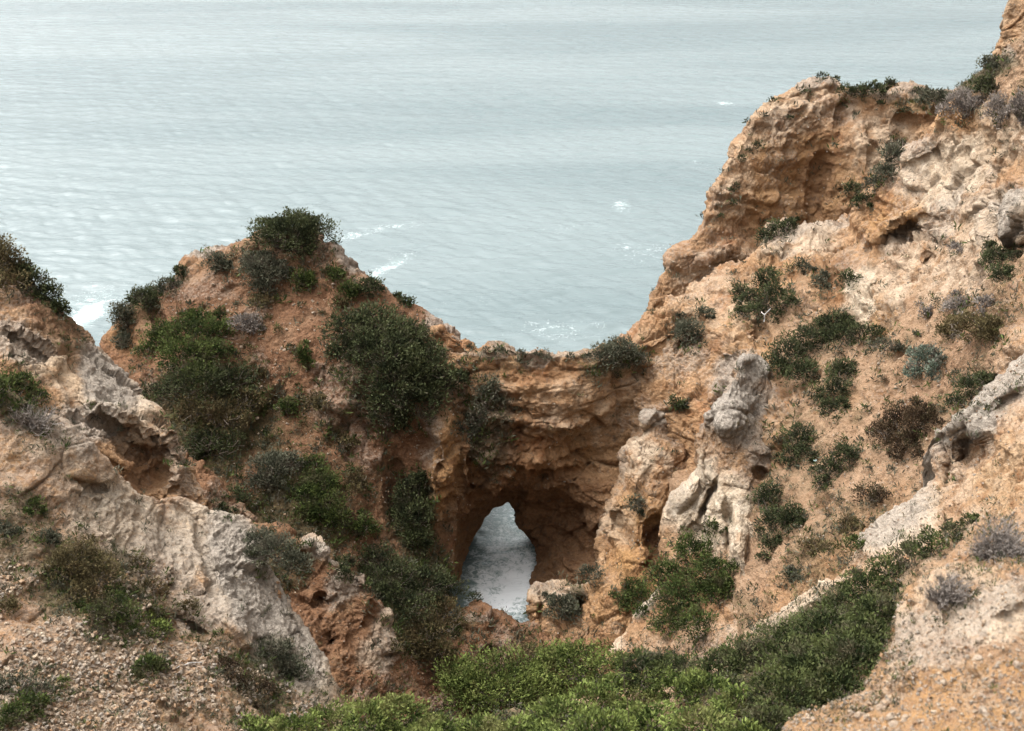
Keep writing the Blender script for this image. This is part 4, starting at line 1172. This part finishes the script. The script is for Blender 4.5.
S_("fresh green shrub highest of three small ones on the scree", 'bright', [(161, 632, 10, 12), (158, 616, 7, 8)], leaf_px=3.0, dens=.8)
S_("dark green shrub lowest in the middle of the scree", 'mid', [(148, 668, 14, 11), (158, 664, 10, 9)], leaf_px=3.2)
S_("yellow green tuft alone among the scree stones", 'bright', [(63, 681, 7, 5)], leaf_px=3, parts=False)
S_("green shrub in the bottom left corner of the scree", 'mid', [(28, 706, 16, 11), (14, 716, 14, 10)], leaf_px=3.3)
S_("dusty grey shrub patch left of the scree's green corner shrub", 'dusty', [(20, 684, 20, 10), (44, 690, 16, 9)], leaf_px=3, dens=.5, rough=.6)
S_("dusty green shrub at the lower end of the pale rock shoulder", 'dusty', [(274, 652, 14, 12), (290, 664, 14, 10), (300, 674, 9, 8)], leaf_px=3.0)
S_("brown dry shrub under the pale rock shoulder", 'maroon', [(246, 684, 16, 14), (266, 692, 14, 11), (228, 668, 12, 12)], leaf_px=2.8, dens=.6, rough=.6)
S_("small olive tuft in a notch of the pale rock shoulder", 'olive', [(190, 606, 9, 7)], leaf_px=3, parts=False)
for px, py, r, kd, lb in [(36, 506, 9, 'mid', "small green shrub highest on the left stony slope"), (8, 528, 9, 'dusty', "dusty shrub at the left border of the stony slope"),
                          (48, 536, 8, 'dusty', "little dusty shrub between the slope's green and brown shrubs"), (8, 604, 11, 'olive', "olive tuft at the left border above the scree")]:
    S_(lb, kd, [(px, py, r, r * .8), (px + 5, py + 3, r * .6, r * .5)], leaf_px=3, dens=.8, parts=False)

# --- green bushes in front
B_ = lambda *a, **k: plant("bush", "bush", *a, **k)
B_("rounded green bush at the front of the thicket, left of centre", 'bright', [(500, 682, 46, 24), (470, 690, 26, 20), (534, 688, 24, 20), (498, 700, 44, 20)], leaf_px=3.2, dens=1.2, stems=10)
B_("taller green bush behind the rounded one, nearest the arch", 'bright', [(578, 664, 34, 20), (556, 668, 24, 18), (606, 670, 24, 14)], leaf_px=3.0, dens=1.2, stems=10)
B_("wide bright yellow green bush carpeting the photo's bottom centre", 'bright', [(x, y, r, r * .55) for x, y, r in [
    (258, 742, 26), (292, 732, 26), (330, 728, 30), (368, 722, 26), (404, 722, 30), (440, 736, 26), (478, 742, 34), (520, 738, 26), (556, 722, 30), (592, 704, 28), (630, 696, 30), (668, 690, 30), (704, 694, 30), (738, 706, 26), (600, 736, 36), (652, 726, 32), (700, 734, 34), (742, 744, 30), (556, 752, 34), (420, 758, 34), (350, 760, 36), (508, 764, 34)]], leaf_px=4.4, dens=1.9, stems=4, rough=.4)
B_("dark green bush belt climbing the slope to the right of the bright thicket", 'belt', [(x, y, r, r * .7) for x, y, r in [
    (640, 672, 24), (680, 676, 26), (720, 672, 28), (752, 660, 28), (790, 648, 34), (826, 636, 36), (850, 664, 38), (810, 676, 40), (780, 700, 36), (836, 690, 30), (868, 640, 30), (876, 616, 26), (770, 726, 26)]], leaf_px=3.9, dens=1.5, stems=6, rough=.5)
B_("narrow green bush creeping up between the pale spur and nearest rock", 'belt', [(x, y, r, r * .7) for x, y, r in [
    (846, 606, 24), (868, 588, 24), (890, 574, 22), (912, 560, 20), (932, 546, 16), (950, 532, 12), (966, 520, 8)]], leaf_px=3.6, dens=1.2, stems=6, rough=.5)
B_("dull grey bush behind the thicket under the orange buttress", 'dusty', [(640, 662, 16, 8), (664, 664, 18, 9)], leaf_px=4.4)
plant("dead_bush", "dead bush", "grey leafless bush on top of the nearest rock at the right edge", 'dry', [(1000, 540, 26, 22), (985, 552, 18, 14), (1016, 552, 16, 14)], twig=True, n_per=60, thick_px=.75, lift=.2)
plant("dead_bush", "dead bush", "low purplish dry bush lying against the nearest rock's face", 'dry', [(952, 588, 20, 14), (938, 598, 12, 10)], twig=True, n_per=50, thick_px=.7, lift=.2)
S_("small pale rounded tuft at the left edge of the nearest rock", 'dusty', [(824, 692, 10, 8)], leaf_px=3.5, parts=False)


for px, py, rx, ry, kd, lb in [
    (872, 494, 14, 8, 'maroon', "reddish dry shrub just below the large red brown shrub on the slope"),
    (846, 524, 12, 9, 'olive', "brown shrub low on the slope above the pale spur's long edge"),
    (852, 546, 10, 7, 'mid', "small green shrub touching the pale spur near the slope's foot"),
    (816, 546, 13, 9, 'olive', "olive shrub among rubble right of the cream buttress"),
    (790, 575, 10, 7, 'dusty', "dusty shrub on the rubble at the slope's lowest corner"),
    (884, 345, 14, 6, 'dusty', "flat dusty patch of shrub right of the long dark shrub bank"),
    (922, 312, 6, 7, 'dry', "little grey tuft on the sand under the white rock bulge"),
    (952, 246, 8, 5, 'dry', "purplish grey tuft at the top of the sand chute"),
    (820, 284, 9, 9, 'dusty', "grey shrub on bare earth above the long dark shrub bank"),
    (802, 266, 9, 7, 'dusty', "grey shrub uphill of the leaning dark shrub"),
    (704, 312, 8, 6, 'dusty', "dusty shrub on the orange ledges left of the leaning dark shrub"),
    (676, 404, 7, 7, 'dark', "dark tuft on top of the orange buttress"),
    (634, 505, 8, 9, 'dusty', "grey tuft on the face of the orange buttress"),
    (712, 528, 10, 8, 'mid', "green tuft in the hollow of the cream buttress"),
    (340, 300, 9, 6, 'olive', "brownish tuft left of the large dark tree like shrub's top"),
    (262, 300, 12, 6, 'olive', "brown tuft in the middle of the headland's upper slope"),
    (312, 400, 12, 8, 'olive', "brown dry shrub at the centre of the red slope"),
    (340, 440, 12, 9, 'olive', "brown shrub low on the red slope under the big dark one"),
    (356, 480, 13, 10, 'olive', "brown scrubby shrub between green streak and upright dark shrub"),
    (520, 660, 22, 10, 'olive', "brown shrub on the dark mound under the arch"),
    (232, 500, 16, 12, 'dark', "dark shrub in the red gully behind the pale shoulder")]:
    S_(lb, kd, [(px, py, rx, ry), (px + rx * .5, py + ry * .3, rx * .6, ry * .6)], parts=rx > 11, dens=.8, rough=.65)


def specks(spots, kd, label, group):
    for (px, py, r) in spots:
        S_(label, kd, [(px, py, r, r * .8)], parts=False, group=group, dens=1.0)


specks([(772, 98, 4.5), (822, 73, 6), (838, 79, 5), (742, 156, 4), (736, 186, 4), (730, 190, 3), (734, 206, 3.5), (746, 122, 4), (790, 118, 3), (757, 146, 5), (748, 152, 3.5), (806, 92, 4), (905, 112, 4.5), (880, 104, 4), (722, 216, 3)], 'dark',
       "small dark tuft clinging to the orange sea cliff at the upper right", "tufts on the sea cliff")
specks([(474, 344, 4), (488, 348, 3.5), (500, 349, 4.5), (520, 353, 4), (534, 354, 3.5), (548, 357, 4), (572, 357, 4), (585, 354, 3.5)], 'dusty',
       "tiny tuft growing along the crest of the rock arch", "tufts on the arch crest")
specks([(232, 256, 4), (300, 305, 4), (322, 312, 3.5), (276, 330, 4), (248, 345, 5), (290, 345, 4), (330, 370, 4), (262, 372, 5), (300, 425, 4), (268, 440, 5), (316, 445, 4), (345, 415, 4)], 'olive',
       "little brown tuft on the bare red slope of the left headland", "tufts on the red slope")
specks([(868, 352, 4), (900, 350, 3.5), (880, 378, 4), (866, 410, 4), (935, 300, 4), (915, 335, 3.5), (860, 440, 4), (890, 470, 4), (868, 470, 3.5), (940, 360, 4), (955, 372, 4), (870, 520, 4), (838, 500, 4), (902, 402, 3.5)], 'dusty',
       "little dusty tuft on the bare sandy slope of the right headland", "tufts on the sandy slope")


# --- bare stalk, dead branches, trunk, litter
def sticks(name, label, cat, lines, mat, rpx, group=None, rng=np.random.default_rng(5)):
    S = []
    p_first = None
    for ln in lines:
        P = []
        for (px, py, lift) in ln:
            g, n, w, _ = ground(px, py)
            P.append(g - unit(g - CAM) * lift)
        if p_first is None: p_first = P[0]
        for i in range(len(P) - 1):
            w = np.linalg.norm(P[i] - CAM)
            k = rpx * w / FPX
            S += branch(P[i], P[i + 1], k * (1 - .5 * i / len(P)), k * (1 - .5 * (i + 1) / len(P)), rng, 3, 0.05)
    V, F = rods(S, 6)
    o = mesh_from(name, V - p_first, F, mat, attrs={"tint": np.repeat(rng.random(len(S)), 12)})
    o.location = p_first
    return tag(o, label, cat, group)


sticks("dead_branch", "short white bleached branch hanging out of the leaning dark shrub", "branch", [[(763, 322, 1.6), (764, 312, 1.7), (769, 308, 1.7)], [(764, 313, 1.7), (760, 309, 1.6)]], BLEACH, 0.55)
sticks("dead_branch", "pale dry stick lying on the scree below the green shrubs", "branch", [[(176, 666, .06), (190, 662, .08), (202, 661, .05)]], BLEACH, 0.55)
sticks("dead_branch", "dark thin stick lying across the left part of the scree", "branch", [[(0, 648, .05), (25, 647, .07), (48, 649, .05)]], BARK, 0.5)
g0, _, w0, _ = ground(628, 700)


def stalk():
    rng = np.random.default_rng(9)
    b = at(629, 722, 15.6)
    tpt = at(620, 628, 15.6)
    S = branch(b, tpt, .007, .003, rng, 8, .02)
    for k in range(9):
        q = S[3 + k % 5]
        S += branch(q[3:6], q[3:6] + np.array([rng.normal() * .05, rng.normal() * .04, .06 + .05 * rng.random()]), .003, .0015, rng, 2, .1)
    V, F = rods(S, 5)
    o = mesh_from("dead_stalk", V - b, F, BARK, attrs={"tint": np.repeat(rng.random(len(S)) * .3, 10)})
    o.location = b
    tag(o, "thin bare brown stalk rising out of the bright bush in front", "stalk")


stalk()


def lump_mesh(rng, sub=2, rough=.3):
    import bmesh
    bm = bmesh.new()
    bmesh.ops.create_icosphere(bm, subdivisions=sub, radius=1)
    V = np.array([v.co for v in bm.verts])
    F = np.array([[v.index for v in f.verts] for f in bm.faces])
    bm.free()
    sd = rng.random() * 100
    V = V * (1 + rough * (perlin(V * 1.1 + sd, 3) * 1.4 + .5 * perlin(V * 2.9 + sd, 4)))[:, None]
    # cut facets so that stones are angular
    for k in range(5):
        d = unit(rng.normal(size=3)); c = .62 + .2 * rng.random()
        h = V @ d
        V = V - np.where(h > c, h - c, 0)[:, None] * d
    return V, F


# litter
rngl = np.random.default_rng(2)
Vl, Fl = lump_mesh(rngl, 2, .35)
g0, n0, w0, _ = ground(813, 461)
lm = NT("pale blue plastic")
bs_ = lm.n("ShaderNodeBsdfPrincipled"); bs_.inputs['Base Color'].default_value = (0.50, 0.66, 0.64, 1); bs_.inputs['Roughness'].default_value = .4
lm.t.links.new(bs_.outputs[0], lm.n("ShaderNodeOutputMaterial").inputs[0])
lit = mesh_from("litter", Vl * np.array([.11, .08, .07]), Fl, lm.m)
lit.location = g0 + n0 * .05
tag(lit, "tiny pale blue scrap of litter on the sandy slope", "litter")

# ------------------------------------------------------------------ stones
PROTO = []
for k in range(6):
    V, F = lump_mesh(np.random.default_rng(40 + k), 2, .3)
    V = V * np.array([1, .8, .62])
    n = len(V)
    PROTO.append((V, F))


def stone_mesh(k, mat, pale, grey, red):
    V, F = PROTO[k % 6]
    n = len(V)
    o = mesh_from("stone", V, F, mat, smooth=False, attrs={"zone_a": np.tile([1., pale, red, 1], (n, 1)), "zone_b": np.tile([0., grey, 0, 1], (n, 1))})
    me = o.data
    bpy.data.objects.remove(o)
    return me


SM = [stone_mesh(k, MAT_NEAR, .6, .5, 0) for k in range(6)]
SMF = [stone_mesh(k, MAT_FAR, .6, .5, 0) for k in range(6)]


def stone(px, py, r, label, group=None, far=False):
    g, nr_, w, _ = ground(px, py)
    me = random.choice(SMF if far else SM)
    o = bpy.data.objects.new("stone", me)
    COL.objects.link(o)
    s = r * w / FPX
    o.location = g + nr_ * s * .25
    o.scale = (s, s, s)
    o.rotation_euler = (random.uniform(-.4, .4), random.uniform(-.4, .4), random.uniform(0, 6.28))
    return tag(o, label, "stone", group)


rs = np.random.default_rng(77)
for k in range(90):
    px, py = rs.uniform(0, 225), rs.uniform(612, 728)
    if py < 640 and px > 70: continue
    stone(px, py, rs.uniform(1.4, 3.2), "pale angular stone lying loose on the scree in the lower left", "loose stones on the left scree")
for k in range(60):
    px, py = rs.uniform(800, 1020), rs.uniform(640, 728)
    if py < 730 - (px - 780) * .55 + 8: continue
    stone(px, py, rs.uniform(2, 5.5), "pale stone bedded in the orange earth of the nearest rock", "stones bedded in the nearest rock")
for k in range(46):
    px, py = rs.uniform(800, 960), rs.uniform(360, 590)
    stone(px, py, rs.uniform(1.0, 2.2), "small stone scattered on the sandy slope of the right headland", "stones on the sandy slope", True)
for k in range(46):
    px, py = rs.uniform(200, 400), rs.uniform(262, 420)
    stone(px, py, rs.uniform(1.0, 2.4), "small pale stone scattered on the red earth headland", "stones on the red headland", True)

# ------------------------------------------------------------------ countless small growth and gravel
VIS = TOPV[TOPV >= 0]


def choose(n, weight, seed):
    r = np.random.default_rng(seed)
    p = weight / weight.sum()
    return r.choice(VIS, n, p=p), r


inframe = ((ALL['x'][VIS] > -20) & (ALL['x'][VIS] < 1044) & (ALL['y'][VIS] < 751)).astype(float)
pn = fbm(ALL['P'][VIS].astype(float) / (ALL['w'][VIS][:, None] * 0.035), 3, 400)
patch = sstep(0.0, 0.5, pn)
steep = ALL['N'][VIS][:, 2]


def slide(ii, r, w):
    N = ALL['N'][ii].astype(float)
    d = r.normal(size=N.shape)
    d -= N * (d * N).sum(-1, keepdims=True)
    return d * (2.6 * w / FPX)[:, None]


def tufts(name, label, n, weight, seed, kind, size, blades, spread=.8, width=.22, cat=None):
    ii, r = choose(n, weight, seed)
    P = ALL['P'][ii].astype(float); w = ALL['w'][ii].astype(float)
    P = P + slide(ii, r, w)
    s = (size[0] + (size[1] - size[0]) * r.random(n) ** 2) * w / FPX
    c = np.repeat(P, blades, 0); ss_ = np.repeat(s, blades)
    m = len(c)
    c = c + r.normal(size=(m, 3)) * ss_[:, None] * np.array([.5, .5, .22]) * spread
    A = unit(r.normal(size=(m, 3)) * .8 + np.array([0, 0, .9]))
    L = (ss_ * (.45 + .6 * r.random(m)))[:, None]
    sd = unit(np.cross(A, r.normal(size=(m, 3)))) * L * width * .5
    V = np.stack([c, c + A * L * .5 + sd, c + A * L, c + A * L * .5 - sd], 1).reshape(-1, 3)
    T = np.clip(np.repeat(r.random(n), blades) * .6 + .4 * r.random(m), 0, 1)
    o = mesh_from(name, V, np.arange(4 * m).reshape(m, 4), KIND[kind], smooth=False, attrs={"tint": np.repeat(T, 4)})
    tag(o, label, cat, None, 'stuff')


halo = np.zeros(len(VIS))
for (x_, y_, r_) in PLANTED:
    d_ = np.hypot(ALL['x'][VIS] - x_, ALL['y'][VIS] - y_) / max(r_, 3)
    halo = np.maximum(halo, 1 - sstep(0.8, 1.9, d_))
gr = ALL['green'][VIS]; rk = ALL['rock'][VIS]
tufts("ground_cover", "low dusty ground cover growing in patches over the slopes", 9000, inframe * (gr * 1.0 + .03 + .10 * patch * (1 - rk) + .55 * halo), 1, 'dusty', (2.5, 8), 14)
tufts("ground_cover", "dark green low ground cover in the ravine and gullies", 5500, inframe * (gr ** 1.5 + .006 + .3 * halo), 2, 'mid', (2.5, 9), 15)
tufts("dry_grass", "dry brown grass scattered over slopes and ledges", 4200, inframe * (.25 * gr + .10 * patch + .05 + .4 * halo), 3, 'olive', (2, 6), 10, width=.14)
tufts("dry_twigs", "grey dry twigs littering the earth", 2200, inframe * (.1 + .3 * patch + .5 * halo), 4, 'dry', (2, 5), 6, width=.10)


def gravel(name, label, n, weight, seed, size, mat):
    ii, r = choose(n, weight, seed)
    P = ALL['P'][ii].astype(float); w = ALL['w'][ii].astype(float); N = ALL['N'][ii].astype(float)
    P = P + slide(ii, r, w)
    s = (size[0] + (size[1] - size[0]) * r.random(n) ** 3) * w / FPX
    T = np.array([[1, 0, 0], [-.5, .87, 0], [-.5, -.87, 0], [0, 0, .8], [0.2, .1, -.7], [.6, .6, .3], [-.6, .3, .5]])
    FF = np.array([[0, 5, 3], [5, 1, 3], [1, 6, 3], [6, 2, 3], [2, 0, 3], [0, 4, 5], [5, 4, 1], [1, 4, 6], [6, 4, 2], [2, 4, 0]])
    q = r.normal(size=(n, 3, 3)); q, _ = np.linalg.qr(q)
    V = np.einsum('nij,kj->nki', q, T) * s[:, None, None] * (.7 + .6 * r.random((n, 1, 3)))
    V = V + (P + N * s[:, None] * .2)[:, None]
    F = (np.arange(n) * 7)[:, None, None] + FF[None]
    m = n * 7
    pl = np.repeat(r.random(n), 7); gy = np.repeat(r.random(n), 7)
    o = mesh_from(name, V.reshape(-1, 3), F.reshape(-1, 3), mat, smooth=False, attrs={"zone_a": np.stack([np.ones(m), pl, 0 * pl, np.ones(m)], -1), "zone_b": np.stack([0 * pl, gy, 0 * pl, np.ones(m)], -1)})
    tag(o, label, None, None, 'stuff')


vx, vy = ALL['x'][VIS], ALL['y'][VIS]
scree = ((vx < 320) & (vy > 560) & (rk < .6)) * (1.0 + 1.5 * sstep(610, 690, vy)) * (1 - .6 * gr)
gravel("gravel", "pale broken stone covering the scree in the lower left", 9000, inframe * (scree + 1e-6), 11, (.6, 3.8), MAT_NEAR)
near = (vx > 780) & (vy > 480) & (ALL['w'][VIS] < 15)
gravel("gravel", "orange and white grit on the nearest rock", 3500, inframe * (near * (.5 + 1.0 * sstep(620, 680, vy)) + 1e-6), 12, (.8, 3.0), MAT_NEAR)
far = (ALL['w'][VIS] > 35) * (1 - .7 * rk) * (.3 + patch)
gravel("gravel", "small rubble sprinkled over the far slopes", 6000, inframe * (far + 1e-6), 13, (.5, 1.5), MAT_FAR)
spur = (ALL['w'][VIS] < 32) & (vx > 600)
gravel("gravel", "crumbled grey stone on the right hand spur", 2500, inframe * (spur + 1e-6), 14, (.6, 2.0), MAT_MID)
